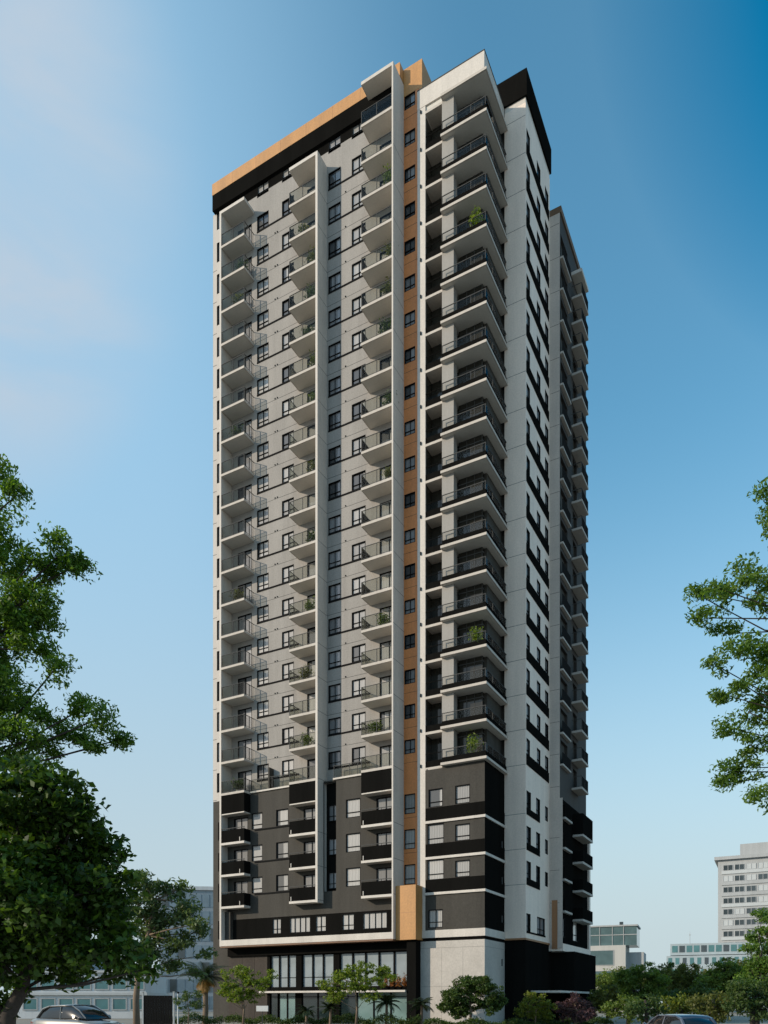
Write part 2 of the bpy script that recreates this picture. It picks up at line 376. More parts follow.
# left wing strip with its slot windows
sw = [(-1.74, -.9, L+.7, L+2.5) for L in floors]
jw = MB()
for L in LV: jw.box(-2.2,-1.76,1.592,1.62,L-.02,L+.015)
w = MB().wall(front(1.6), -2.2, .02, 20.4, 75.0, sw); part('wing_wall', w.inlay(jw, 'rail'), 'wingwhite')
w = MB().wall(front(1.62), -2.2, .02, 0, 20.4, [(-1.62,-.9,z+.7,z+2.4) for z in BASE+[6.9]]); part('wing_wall', w, M['dark'])
for L in floors: window('slot_window', 'F', 1.6, -1.74, L+.7, .84, 1.8, 'slot', 'shade')
for L in BASE+[6.9]: window('slot_window', 'F', 1.62, -1.62, L+.7, .72, 1.7, 'slot', 'shade')
c = MB(); c.box(-2.2,-2.19,1.63,12,20.4,75); part('wing_flank', c, 'wingwhite')
c = MB(); c.box(-2.2,-2.19,1.65,12,0,20.4); part('wing_flank', c, 'dark')

# --- fins and frame
f = MB(); f.box(-.06,.13,0,VF+.1,6.78,72.9); part('fin', f, 'white')
def fin(u0, u1, d, z0, z1):
    f = MB(); f.box(u0,u1,0,d,z0,z1); j = MB()
    for L in floors[1:] + BASE:
        if L > z0: j.box(u1-.01,u1+.002,.02,d-.05,L-.02,L+.012)
    part('fin', f.inlay(j, 'rail'), 'white')
fin(10.27,10.48,VF+.1,10.12,72.88); fin(17.5,17.63,1.95,6.78,76.2)
f = MB(); f.box(.13,17.5,0,VF+.2,6.8,7.32); part('frame_beam', f, 'white')
f = MB(); f.box(-.04,17.6,.04,VF+.2,6.66,6.785); part('beam_soffit', f, 'soffitwood')
# --- balconies, upper
def slab_mesh(w, d):
    s = MB(); s.box(0,w,0,d,-.2,0); return s.mesh('balcony')
def soffit_mesh(w, d):
    s = MB(); s.box(.1,w-.1,.1,d-.01,-.206,-.19); return s.mesh('soffit')
def rail_mesh(w, d, sides):
    s = MB(); t = .045; h = 1.08
    s.box(0,w,.03,.03+t,h-.04,h)
    s.box(0,w,.04,.04+.02,.08,.11)
    xs = [0, w*.5, w-t]
    for x in xs: s.box(x,x+t,.03,.03+t,0,h-.04)
    for sd in sides:
        x = 0 if sd == 'L' else w-t
        s.box(x,x+t,.03+t,d,h-.04,h); s.box(x+.01,x+.03,.08,d,.08,.11)
        s.box(x,x+t,d*.5,d*.5+t,0,h-.04)
        if sd == 'R':
            for k in range(1, 11): s.box(x+.012,x+.028,.05+k*d/11.5,.066+k*d/11.5,.11,h-.04)
    return s.mesh('railing')
def rglass_mesh(w, d, sides):
    s = MB(); s.box(.06,w-.06,.045,.057,.12,1.02)
    for sd in sides:
        if sd == 'R': continue
        x = .02; s.box(x,x+.012,.09,d-.03,.12,1.02)
    return s.mesh('railing_glass')
BC = [(.13,2.73,'R'),(7.58,10.27,'L'),(14.69,17.5,'L')]
bm = [(slab_mesh(b-a, VF), soffit_mesh(b-a, VF), rail_mesh(b-a, VF, s), rglass_mesh(b-a, VF, s)) for a, b, s in BC]
for i, (a, b, s) in enumerate(BC):
    lv = LV[:-1] if i < 2 else floors[:-1]
    for L in lv:
        o = link('balcony', bm[i][0], M['slabpaint'], T, (a, 0, L)); link('soffit', bm[i][1], M['soffit'], o)
        link('railing', bm[i][2], M['rail'], o); link('railing_glass', bm[i][3], M['railglass'], o)
    top = 72.9 if i < 2 else 76.2
    cpm = MB(); cpm.box(a,b,0,VF+.02,top-.26,top); o = part('roof_hood', cpm, 'white')
    cpm = MB(); cpm.box(a+.08,b-.08,.08,VF,top-.268,top-.25); part('soffit', cpm, 'soffit', o)
# terrace level balconies (same slabs over deep black fascias)
for i, (a, b, s) in enumerate(BC):
    L = LV[-1]
    o = link('balcony', bm[i][0], M['slabpaint'], T, (a, 0, L)); link('railing', bm[i][2], M['rail'], o); link('railing_glass', bm[i][3], M['railglass'], o)
    q = MB(); q.box(0,b-a,.01,VF,-1.85,-.2); part('fascia', q, 'black', o); q = MB(); q.box(.02,b-a-.02,.03,VF,-1.95,-1.85); part('soffit', q, 'white', o)
    # base balconies with solid parapets
    for z in BASE:
        q = MB(); q.box(a,b,0,VF,z-.2,z); o = part('balcony', q, 'white')
        q = MB(); q.box(a+.005,b-.005,.02,.12,z,z+1.1)
        if s == 'R': q.box(b-.1,b-.005,.12,VF-.3,z,z+1.1)
        else: q.box(a+.005,a+.1,.12,VF-.3,z,z+1.1)
        part('parapet', q, 'black', o)
        q = MB(); q.box(a,b,.03,.09,z+1.22,z+1.27)
        for k in range(4): x = a+.02+(b-a-.1)*k/3; q.box(x,x+.04,.04,.08,z+1.1,z+1.22)
        part('railing', q, 'rail', o)
        q = MB(); q.box((b-.5 if s == 'R' else a+.18),(b-.44 if s == 'R' else a+.24),-.03,.02,z+.02,z+.38); part('drain_pipe', q, 'white', o)
# --- dark base wall
VB = .9
bh = []
bw = [(2.86,4.07),(5.54,6.87)]
for z in BASE:
    for a, b in bw: bh.append((a,b,z+1.1,z+2.55))
    bh.append((12.7,14.1,z+1.0,z+2.55))
    for a, b in DOORS: bh.append((a,b,z+.05,z+2.3))
mez = [(5.1,6.1),(6.95,9.15),(9.65,10.75),(12.3,13.5),(14.3,16.6)]
bh += [(a,b,7.75,9.1) for a,b in mez]
bh.append((10.48,11.75,11.1,20.3))
def split(hs, z0, z1): return [h for h in hs if h[2] >= z0-.001 and h[3] <= z1+.001]
w = MB().wall(front(VB), .13, 17.5, 9.22, 20.4, split(bh, 9.22, 20.4)); w.quad((.13,VB,20.4),(17.5,VB,20.4),(17.5,VF,20.4),(.13,VF,20.4)); part('base_wall', w, 'dark')
w = MB().wall(front(VB), .13, 17.5, 7.32, 9.22, split(bh, 7.32, 9.22)); part('mezzanine_wall', w, 'black')
c = MB(); c.box(10.3,12.0,VF-.05,VF+.1,11.0,20.3); part('recess_wall', c, 'black')
for z in BASE:
    for a, b in bw: window('window', 'F', VB, a, z+1.1, b-a, 1.45, 'rail')
    window('window', 'F', VB, 12.7, z+1.0, 1.4, 1.55, 'rail')
    window('window', 'F', VF-.2, 10.75, z+1.0, .95, 1.4, 'two', 'shade')
    for a, b in DOORS: window('balcony_door', 'F', VB, a, z+.05, b-a, 2.25, 'door', 'dim')
for a, b in mez: window('window', 'F', VB, a, 7.75, b-a, 1.35, 'four' if b-a > 2 else 'two')
for z in BASE: part('sill_band', MB().box(3.2,7.57,VB-.03,VB+.02,z+.93,z+1.08), 'frame')
c = MB(); c.box(.13,.75,.5,VB,7.33,9.9); part('mezzanine_reveal', c, 'dark')
# terrace: white copings, railing, divider
tz = LV[-1]
for a, b in ((2.76,7.55),(11.5,14.66)):
    o = part('terrace', MB().box(a,b,VB-.12,VF,tz-.12,tz+.02), 'white'); a += .06; q = MB()
    q.box(a,b,VB-.09,VB-.05,tz+1.02,tz+1.06)
    for k in range(5): x = a+(b-a-.04)*k/4; q.box(x,x+.04,VB-.09,VB-.05,tz+.02,tz+1.02)
    part('railing', q, 'rail', o); part('railing_glass', MB().box(a,b,VB-.075,VB-.065,tz+.1,tz+1.0), 'railglass', o)
q = MB(); q.box(4.75,4.9,VB-.1,VF,tz+.02,tz+1.9); part('divider', q, 'dark')

# --- crown over the front
c = MB(); c.box(-1.95,17.45,1.22,14,74.95,76.38); part('crown', c, 'black')
c = MB(); c.box(-1.97,17.6,1.2,14.05,76.38,77.42); cj = MB()
for u in np.arange(.4, 17.4, 2.7): cj.box(u-.012,u+.012,1.196,1.21,76.4,77.4)
part('crown_fascia', c.inlay(cj, 'brown'), 'orange')
c = MB(); c.box(17.62,19.27,1.84,12,75.2,77.42); c.box(18.99,19.27,1.84,12,74.3,75.2); part('stair_head', c, 'orange')
# --- stair strip: orange panel, shaded tone put into its colour
VS = 1.85
sh = [(17.68,18.66,L+1.35,L+2.5) for L in floors] + [(17.68,18.66,z+.95,z+2.55) for z in BASE]
w = MB().wall(front(VS), 17.62, 18.97, 6.7, 75.2, sh)
sj = MB()
for L in floors + BASE: sj.box(17.63,18.96,VS-.003,VS+.02,L+.62,L+.645)
part('stair_wall', w.inlay(sj, 'bark'), 'orangeshade')
for h in sh: window('stair_window', 'F', VS, h[0], h[2], .98, h[3]-h[2], 'rail' if h[2] < 20 else 'two', 'shade' if h[2] > 20 else 'curtain')
c = MB(); c.box(17.64,19.42,.40,2.0,6.7,11.0); part('orange_box', c.inlay(MB().box(17.65,19.41,.397,.41,8.83,8.855), 'brown'), 'orange')

# --- corner block: white column, loggias, wrap-around balconies
c = MB(); c.box(18.98,19.68,1.6,3.0,7.46,74.6)
pm_ = MB()
for L in floors: pm_.box(19.26,19.34,1.52,1.62,L-.05,L+.2)
part('column', c.inlay(pm_, 'frame'), 'white')
c = MB(); c.box(21.13,22.13,1.6,2.3,20.3,73.0); part('column', c, 'colgrey')
cs, cf, cg, cr_, cu, lg, lw, ls, lf = [MB() for _ in range(9)]
cs.prism([(21.17,1.22),(25.0,1.22),(25.0,6.01),(21.17,6.01)], -.2, 0)
cf.box(21.3,24.9,1.35,5.99,-.207,-.19)
cu.box(21.25,24.9,1.33,1.41,0,.42); cu.box(24.82,24.9,1.41,6.0,0,.42)
cr_.box(21.25,24.9,1.34,1.39,1.02,1.07); cr_.box(24.84,24.89,1.39,6.0,1.02,1.07)
for x in (21.25,22.45,23.65,24.84): cr_.box(x,x+.04,1.345,1.385,.34,1.02)
for y in (2.9,4.4): cr_.box(24.845,24.885,y,y+.04,.34,1.02)
cg.box(21.3,24.82,1.36,1.37,.36,1.0); cg.box(24.86,24.87,1.42,5.95,.36,1.0)
# bronze glazed screen set back behind the railing
H = 2.72
lg.box(22.14,24.15,2.6,2.64,0.0,H); lg.box(24.11,24.15,2.64,6.0,0,H)
for x in (22.8,23.45,24.09): lf.box(x,x+.045,2.57,2.61,0,H)
for y in (3.3,4.0,4.7,5.4): lf.box(24.14,24.18,y,y+.045,0,H)
lf.box(22.14,24.19,2.56,2.61,2.2,2.28); lf.box(24.14,24.19,2.61,6.0,2.2,2.28)
ls.box(19.68,21.15,1.6,2.95,-.3,-.1)
lw.box(19.70,21.13,2.8,2.85,-.1,2.6); lw.box(20.38,20.43,2.76,2.8,-.1,2.6); lw.box(19.682,19.70,1.72,2.85,-.1,2.6)  # last box: dark liner added over the white column flank, darkens the recess
ll = MB(); ll.box(19.68,21.13,1.66,1.72,-.1,.42); ll.box(19.68,21.13,1.67,1.71,.98,1.03)
csm, cfm, cum, crm, cgm, lgm, lfm, lsm, lwm, llm = [x.mesh(n_) for x, n_ in ((cs,'corner_balcony'),(cf,'soffit'),(cu,'upstand'),(cr_,'railing'),(cg,'railing_glass'),(lg,'glazed_screen'),(lf,'mullion'),(ls,'loggia_slab'),(lw,'loggia_glazing_and_liner'),(ll,'loggia_railing'))]
for k, L in enumerate(LV):
    o = link('corner_balcony', csm, M['slabpaint'], T, (0,0,L)); link('soffit', cfm, M['soffit'], o)
    link('upstand', cum, M['black'], o); link('railing', crm, M['rail'], o); link('railing_glass', cgm, M['cornerglass'], o)
    o = link('glazed_screen', lgm, M['screen'], T, (0,0,L)); link('mullion', lfm, M['rail'], o)
    o = link('loggia_slab', lsm, M['slabpaint'], T, (0,0,L)); link('loggia_glazing_and_liner', lwm, M['screen'], o); link('loggia_railing', llm, M['black'], o)
o = link('corner_balcony', csm, M['slabpaint'], T, (0,0,72.86)); link('soffit', cfm, M['soffit'], o)
link('loggia_slab', lsm, M['slabpaint'], T, (0,0,72.8))
# roof parapet of the corner block
c = MB(); c.box(18.98,24.68,1.58,1.75,73.15,74.62); c.box(24.5,24.68,1.75,6.0,73.15,74.62); part('roof_parapet', c, 'white')
c = MB(); c.box(18.98,24.6,1.7,6.0,72.7,73.2); part('roof', c, 'soffit')
c = MB(); c.box(18.96,24.72,1.55,1.6,74.62,74.68); c.box(24.66,24.72,1.6,6.0,74.62,74.68); part('coping', c, 'rail')
# dark lower corner
UC = 24.71
chf = [(19.95,21.2,17.2,18.65),(22.25,23.5,17.2,18.65)]
for z in (13.27,10.45): chf += [(19.85,21.3,z+1.0,z+2.6),(22.25,23.5,z+1.05,z+2.35)]
chf.append((19.95,21.2,7.65,9.1))
w = MB().wall(front(1.6), 19.68, UC, 7.46, 20.3, chf, .18); part('corner_wall', w, 'dark')
w = MB().wall(right(UC), 1.6, 6.02, 7.46, 20.3, []); part('corner_flank', w, 'black')
c = MB(); c.box(19.7,UC-.05,1.65,6.0,20.0,20.28); part('corner_roof', c, 'dark')
for a, b, z0, z1 in chf:
    op = z1-z0 > 1.5
    window('window', 'F', 1.6, a, z0, b-a, z1-z0, 'rail' if z0 > 9.5 else 'two', 'curtain')
for z in (16.13,13.27,10.45):
    spd, wl = MB(), MB()
    spd.box(19.7,UC+.03,1.565,1.61,z,z+1.03); spd.box(UC-.01,UC+.03,1.61,6.01,z,z+1.03)
    wl.box(19.69,UC+.1,1.48,1.6,z-.2,z); wl.box(UC,UC+.1,1.6,6.01,z-.2,z)
    part('spandrel', spd, 'black'); part('string_course', wl, 'white')
c = MB(); c.box(18.98,UC+.06,1.54,3,6.86,7.46); c.box(UC-.3,UC+.06,3,6.01,6.86,7.46); part('base_band', c, 'white')
c = MB(); c.box(18.98,UC-.06,1.7,6.01,6.6,6.86); part('shadow_gap', c, 'black')
pj = MB()
for z in (3.0,6.05): pj.box(19.3,UC-.002,1.597,1.61,z-.007,z+.007); pj.box(UC-.02,UC+.003,1.61,6.0,z-.007,z+.007)
for x in (21.1,22.9): pj.box(x,x+.012,1.597,1.61,.05,6.0)
c = MB(); c.box(19.2,UC,1.6,6.05,0,6.6); part('stone_podium', c.inlay(pj, 'rail'), 'stone')
for z in (8.2,11.3,14.2,4.7): part('wall_light', MB().box(UC,UC+.06,5.3,5.42,z,z+.55), 'rail')

# --- shaded white block on the right with its window bands
UR, VR, VR2 = 26.5, 6.02, 12.64
w = MB().wall(front(VR), UC, UR, 6.95, 74.15, [])
bj = MB()
for L in floors: bj.box(UC+.02,UR-.01,VR-.004,VR+.02,L+.38,L+.41)
for z in BASE: bj.box(UC+.02,UR-.01,VR-.004,VR+.02,z+.9,z+.93)
part('blank_wall', w.inlay(bj, 'rail'), 'offwhite')
RWV = [(6.22,7.12),(8.95,9.95),(11.25,12.25)]
rh = []
for L in LV: rh += [(a,b,L+1.3,L+2.6) for a,b in RWV]
for z in (16.13,13.27,10.45): rh += [(6.22,7.1,z+1.35,z+2.75),(8.75,9.65,z+1.35,z+2.75),(11.25,12.1,z+1.35,z+2.6)]
rh += [(6.2,7.0,7.5,8.95),(9.0,11.2,7.5,8.95)]
w = MB().wall(right(UR), VR, VR2, 6.95, 74.15, rh); part('flank_wall', w, 'offwhite')
for a, b, z0, z1 in rh: window('narrow_window', 'R', UR, a, z0, b-a, z1-z0, 'one' if b-a < 1.5 else 'two', 'shade')
for L in LV: part('spandrel', MB().box(UR-.02,UR+.04,6.15,12.35,L+.42,L+1.3), 'black')
for z in (16.13,13.27,10.45):
    sp = MB(); sp.box(UR-.02,UR+.04,6.2,9.72,z+.8,z+1.348); sp.box(UR-.018,UR+.038,7.1,7.25,z+1.345,z+2.75); sp.box(UR-.018,UR+.038,9.6,9.72,z+1.345,z+2.75); part('spandrel', sp, 'black')
sp = MB(); sp.box(UR-.02,UR+.04,6.2,11.3,7.36,7.5); sp.box(UR-.018,UR+.038,7.0,7.15,7.495,8.95); part('spandrel', sp, 'black')
c = MB(); c.box(UC,UR,VR,VR+.4,6.8,6.95); c.box(UR-.4,UR,VR+.4,VR2,6.8,6.95); part('block_soffit', c, 'brown')
c = MB(); c.box(20,UR+.12,VR-.12,VR2+.1,74.6,76.75); part('plant_room', c, 'black')
c = MB(); c.box(UC,UR-.02,VR+.02,VR2,74.15,74.6); part('roof_parapet', c, 'white')
# --- stepped rear wing
wj, wk = MB(), MB()
for L in floors[1:]+BASE: (wk if L < 19.5 else wj).box(UR+.05,27.38,VR2-.036 if L < 19.5 else VR2-.005,VR2+.01,L+.1,L+.13)
w = MB().wall(front(VR2), UR, 27.4, 19.5, 71.0, []); part('wing_wall', w.inlay(wj, 'rail'), 'wingshade')
w = MB().wall(front(VR2-.03), UR+.01, 27.66, 6.5, 19.6, []); part('wing_wall', w.inlay(wk, 'rail'), 'wingshade')
c = MB(); c.box(26.72,27.2,VR2-.08,VR2+.02,6.45,10.7); part('orange_strip', c, 'brown')
UW = 27.4
lz = [22.6+2.77*j for j in range(17)]
ry = [291,316.8,341,368,394,420,445,471,497.3,525,554,583,612,641,670,699,728.7,757.5,786]
rz_ = [EYE+(HY-y)*.0908 for y in ry]
fh = [(12.9,15.1,z+.05,z+2.2) for z in lz] + [(16.9,18.3,z+.05,z+1.95) for z in rz_[1:]]
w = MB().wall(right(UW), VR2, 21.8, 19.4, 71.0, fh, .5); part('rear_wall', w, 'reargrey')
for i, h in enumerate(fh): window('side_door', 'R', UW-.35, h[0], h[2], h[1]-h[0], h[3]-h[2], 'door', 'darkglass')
ledge = MB(); ledge.box(-.02,.28,12.7,15.35,-.16,0)
lm = ledge.mesh('ledge'); lr = MB(); lr.box(.18,.24,12.75,15.3,.0,1.0); lrm = lr.mesh('railing_glass')
for z in lz: o = link('ledge', lm, M['rearslab'], T, (UW,0,z)); link('railing_glass', lrm, M['darkglass'], o)
rb = MB(); rb.box(.02,.97,16.43,18.83,-.2,0); rbm = rb.mesh('side_balcony')
rs = MB(); rs.box(.04,.9,16.5,18.77,-.206,-.19); rsm = rs.mesh('soffit')
rr_ = MB(); rr_.box(.9,.95,16.5,18.8,.98,1.03); rr_.box(.04,.9,16.47,16.5,.98,1.03)
for v in (16.47,17.6,18.76): rr_.box(.905,.945,v,v+.04,0,.98)
rrm = rr_.mesh('railing'); rg = MB(); rg.box(.915,.93,16.52,18.76,.05,.97); rgm = rg.mesh('railing_glass')
for z in rz_:
    o = link('side_balcony', rbm, M['rearslab'], T, (UW,0,z)); link('soffit', rsm, M['rearslab'], o); link('railing', rrm, M['rail'], o); link('railing_glass', rgm, M['darkglass'], o)
c = MB(); c.box(UW-.1,UW+.12,VR2-.02,19.5,70.75,71.3); c.box(UR,UW-.1,VR2-.02,VR2+.3,70.75,71.3); part('wing_crown', c, 'capbrown')
c = MB(); c.box(UW,UW+.97,16.43,18.83,68.35,68.65); o = part('roof_hood', c, 'white'); part('soffit', MB().box(UW+.03,UW+.9,16.5,18.77,68.34,68.36), 'soffit', o)
w = MB().wall(right(UW+.1), VR2+.3, 22.3, 6.9, 19.6, [(13.3,14.0,7.5,9.2),(16.6,18.4,7.4,9.3)]); part('rear_base_wall', w, 'black')
c = MB(); c.box(20,UW+.1,21.8,22.3,6.9,19.6); part('rear_base_wall', c, 'black')
for a, b in ((13.3,14.0),(16.6,18.4)): window('side_door', 'R', UW+.1, a, 7.5 if a < 14 else 7.4, b-a, 1.7 if a < 14 else 1.9, 'one', 'curtain')
c = MB(); c.box(24,UW+.28,VR2+.01,22.4,6.25,6.9); part('base_band', c, 'offwhite')
c = MB(); c.box(UW-.2,UW+.28,21.9,22.4,6.9,19.4); part('end_post', c, 'offwhite')
for z in (18.0,15.35,12.6,9.8):
    q = MB(); q.box(UW+.08,UW+.4,12.95,15.3,z-.18,z); o = part('ledge', q, 'rearslab')
    q = MB(); q.box(UW+.08,UW+.36,13.0,15.3,z,z+1.05); part('parapet', q, 'black', o)
for i, z in enumerate((17.1,14.6,12.0,9.36)):
    q = MB(); q.box(UW+.08,UW+1.05,16.5,20.2,z-.2,z); o = part('side_balcony', q, 'rearslab')
    q = MB(); q.box(UW+.95,UW+1.04,16.55,20.15,z,z+(1.9 if i == 0 else 1.0)); q.box(UW+.1,UW+.95,16.52,16.6,z,z+(1.9 if i == 0 else 1.0)); part('parapet', q, 'black', o)

# --- podium: black rear boxes, awnings, shopfront
c = MB(); c.box(UC-.05,26.42,VR+.15,13.5,0,6.8); c.box(24,28.45,13.5,21.3,0,6.2); part('black_podium', c, 'black')
c = MB(); c.box(24,28.5,13.45,21.4,6.2,6.24); part('podium_roof', c, 'stone')
c = MB(); c.box(26.42,28.9,7.6,21.3,2.55,2.72); part('awning', c, 'white')
VP = 1.5
c = MB(); c.box(-.1,18.44,1.15,1.9,5.92,6.66); part('shop_fascia', c, 'black')
c = MB(); c.box(-.15,4.2,1.4,1.9,0,5.92); pj = MB()
for u in (1.4,2.8): pj.box(u-.012,u+.012,1.396,1.41,0,5.9)
pj.box(-.14,4.19,1.394,1.41,2.9,2.925); part('stone_pier', c.inlay(pj, 'frame'), 'brownstone')
c = MB(); c.box(18.45,19.26,.74,1.9,0,6.655); part('stone_pier', c, 'black')
c = MB(); c.box(4.2,18.45,2.6,2.8,0,5.92); part('shop_back', c, 'black')
bays = [(4.55,7.25),(7.85,11.1),(11.7,15.0),(15.15,18.4)]
bays = [(4.5,5.44),(5.45,6.39),(6.4,7.3),(7.9,8.97),(8.98,10.05),(10.06,11.15),(11.75,12.98),(12.99,14.22),(14.23,15.5),(15.51,16.9),(16.91,18.42)]
for a, b in bays: window('shop_window', 'F', VP, a, 3.05, b-a, 2.85, 'one' if b-a < 1.2 else 'slot', 'shopglass')
c = MB(); c.box(4.2,18.45,VP-.05,VP+.3,2.75,3.05)
for a, b in ((4.2,4.5),(7.3,7.9),(11.15,11.75)): c.box(a,b,VP-.1,VP+.3,0,5.92)
part('shop_beam', c, 'black')
c = MB(); c.box(3.95,18.4,.55,VP+.1,2.58,2.74); part('awning', c, 'white')
gx = [(4.5,5.3,'shopdark'),(5.45,6.3,'doorglass'),(6.35,7.2,'doorglass'),(7.9,9.5,'shopdark'),(9.55,11.15,'shopdark'),(11.75,13.4,'shopdark'),(13.45,15.0,'doorglass'),(15.05,16.6,'doorglass'),(16.65,18.4,'doorglass')]
for a, b, m_ in gx:
    q = MB(); q.box(a,a+.05,VP,VP+.1,0,2.6); q.box(b-.05,b,VP,VP+.1,0,2.6); q.box(a+.05,b-.05,VP,VP+.1,2.2,2.26)
    o = part('shop_door', q, 'frame'); q = MB(); q.box(a+.05,b-.05,VP+.04,VP+.06,0,2.2); q.box(a+.05,b-.05,VP+.04,VP+.06,2.26,2.6); part('pane', q, m_, o)

# ------------------------------------------------------------------ foliage tools
def leaves_mesh(name, C, size, aspect=.42, droop=0., up=.4):
    n = len(C)
    nor = rng.normal(size=(n,3)); nor[:,2] += up; nor /= np.linalg.norm(nor,axis=1)[:,None]
    t = rng.normal(size=(n,3)); t[:,2] -= droop; t -= nor*(t*nor).sum(1)[:,None]; t /= np.linalg.norm(t,axis=1)[:,None]
    b = np.cross(nor,t); L = size*rng.uniform(.65,1.35,n)[:,None]; Wd = L*aspect
    P = np.stack([C - t*L*.5, C - t*L*.05 + b*Wd*.5 + nor*L*.06, C + t*L*.5 - nor*L*.05, C - t*L*.05 - b*Wd*.5 + nor*L*.06], 1).reshape(-1,3)
    me = bpy.data.meshes.new(name); me.vertices.add(4*n); me.vertices.foreach_set('co', P.astype(np.float32).ravel())
    me.loops.add(4*n); me.loops.foreach_set('vertex_index', np.arange(4*n, dtype=np.int32))
    me.polygons.add(n); me.polygons.foreach_set('loop_start', np.arange(0,4*n,4,dtype=np.int32)); me.polygons.foreach_set('loop_total', np.full(n,4,dtype=np.int32))
    me.update(calc_edges=True); return me

def clump_points(lobes, per_m2, clump_r, leaves_per, flat=.75):
    """lobes: (centre, radius). leaf clumps gather near the skin of each lobe"""
    out, cl = [], []
    for c_, r in lobes:
        k = max(4, int(per_m2*4*math.pi*r*r))
        d = rng.normal(size=(k,3)); d /= np.linalg.norm(d,axis=1)[:,None]
        rad = r*rng.uniform(.25,1.0,k)**.45*rng.uniform(.8,1.12,k)
        P = np.array(c_) + d*rad[:,None]*np.array([1,1,flat])
        cl.append(P)
        for p in P:
            m_ = int(leaves_per*rng.uniform(.6,1.4)); cr = clump_r*rng.uniform(.6,1.3)
            q = rng.normal(size=(m_,3)); q *= (rng.uniform(0,1,m_)**.5/np.linalg.norm(q,axis=1))[:,None]; q = q*np.array([1,1,.62])*cr
            out.append(p+q)
    return np.concatenate(out), np.concatenate(cl)

def tree(name, label, cat, base, trunk, lobes, leaf, size, fol, bark='bark', per=2.0, clump=.35, lpc=40, group=None, aspect=.42, up=.4, droop=0., twigs=.25, trunk_r=.12, flat=.8):
    """trunk: list of world points from the ground up; lobes: world (centre, radius)"""
    base = Vector(base); root = empty(name, base); tag(root, label, cat, group)
    lc = [(Vector(c_)-base, r) for c_, r in lobes]
    pts, cl = clump_points([(tuple(c_), r) for c_, r in lc], per, clump, lpc, flat)
    me = leaves_mesh('crown', pts, size, aspect, droop, up); link('crown', me, FOL[fol], root)
    tp = [Vector(p)-base for p in trunk]
    mb = MB(); n = len(tp); mb.tube(tp, [trunk_r*(1-.55*k/max(1,n-1)) for k in range(n)], 9)
    top = tp[-1]
    link('trunk', mb.mesh('trunk', True), M[bark], root)
    br = MB()
    for c_, r in lc:
        s_ = min(tp[1:] if n > 2 else tp, key=lambda p: (p-c_).length + max(0, p.z-c_.z)*2)
        mid = s_.lerp(c_, .5) + Vector((random.uniform(-.1,.1), random.uniform(-.1,.1), random.uniform(-.06,.08)))*(c_-s_).length
        r0 = trunk_r*.42*min(1, .35+r/2)
        br.tube([s_, mid, c_], [r0, r0*.7, r0*.4], 6)
        k = [p for p in cl if (Vector(p)-c_).length < r*1.15]
        for p in k:
            if random.random() < twigs:
                p = Vector(p); m2 = c_.lerp(p,.5)+Vector((0,0,-.06*r))
                br.tube([c_, m2, p], [r0*.3, r0*.2, r0*.08], 4)
    link('branch', br.mesh('branch', True), M[bark], root)
    return root

def lobes_at(lst, dist, depth=0., dj=.0):
    out = []
    for px, py, rp in lst:
        d = dist + depth + random.uniform(-dj, dj); out.append((tuple(at(px, d, py)), rp*d/FPX))
    return out

# ------------------------------------------------------------------ trees in the foreground
D = 20.
L1 = lobes_at([(4,474,17),(16,496,13),(0,520,16),(62,552,18),(48,572,13),(76,566,12),(34,560,11),(6,565,20),(18,606,24),(42,622,15),(50,598,9),(56,668,14),(42,650,12),(8,648,22),(100,718,14),(84,708,10),(118,740,10),(74,730,17),(92,748,9),(46,716,14),(20,712,18),(12,745,30),(48,752,14),(-2,600,28),(26,636,17),(6,688,24),(34,590,13),(0,545,18)], D, 0, .7)
L1 += lobes_at([(-35,520,26),(-55,590,34),(-40,650,34),(-30,705,30),(-95,560,30),(-110,640,34),(-70,730,32)], D, 0, 1.2)
L1 += lobes_at([(-20,680,36)], D+2.0, 0, .4) + lobes_at([(-60,620,30),(-100,720,30)], D-2.0, 0, .4)
b = at(-75, D); tree('tall_tree', 'tall feathery green tree rising highest at the left edge', 'tree', b, [b, at(-72,D,900), at(-62,D,780), at(-66,D,660), at(-58,D,540)], L1, 0, .12, 'feather', per=3.6, clump=.38, lpc=120, trunk_r=.19, aspect=.42, twigs=.2, up=.8)
D = 12.5
L2 = lobes_at([(12,800,34),(52,790,28),(28,775,20),(78,815,24),(62,845,44),(100,850,26),(20,870,55),(112,885,24),(85,905,42),(120,925,22),(132,950,16),(45,935,52),(100,955,30),(0,960,40),(150,968,14),(122,972,16),(66,968,22),(8,1008,16)], D, 0, .45)
L2 += lobes_at([(-25,830,36),(-40,890,50),(-30,950,40),(-80,900,60),(-110,850,48),(-90,960,50)], D, 0, .6) + lobes_at([(30,880,62),(80,890,45),(30,820,36)], D+1.1) + lobes_at([(0,880,40),(40,910,34)], D-.9)  # out-of-view left lobes added to keep low sun off the visible crown
b = at(4, D); tree('broadleaf_tree', 'dense broad-leaved tree, leaves coloured dark for shade, with low spreading branches in front of the silver car', 'tree', b, [b, at(8,D,1015), at(22,D,990), at(30,D,950), at(36,D,900)], L2, 0, .125, 'dense', per=9.0, clump=.27, lpc=34, trunk_r=.15, aspect=.6, up=.8, twigs=.15)
br_ = bpy.data.objects
D = 16.
L3 = lobes_at([(770,488,15),(776,520,12),(700,596,10),(712,586,13),(726,598,14),(704,618,10),(738,572,13),(752,590,16),(770,580,14),(760,608,13),(722,634,13),(736,650,15),(714,664,12),(754,642,15),(772,650,15),(740,682,15),(722,694,9),(760,672,13),(768,700,18),(748,712,16),(730,728,11),(748,745,14),(732,772,12),(722,786,9),(750,768,13),(768,750,16),(766,790,14),(776,806,10)], D, 0, .5)
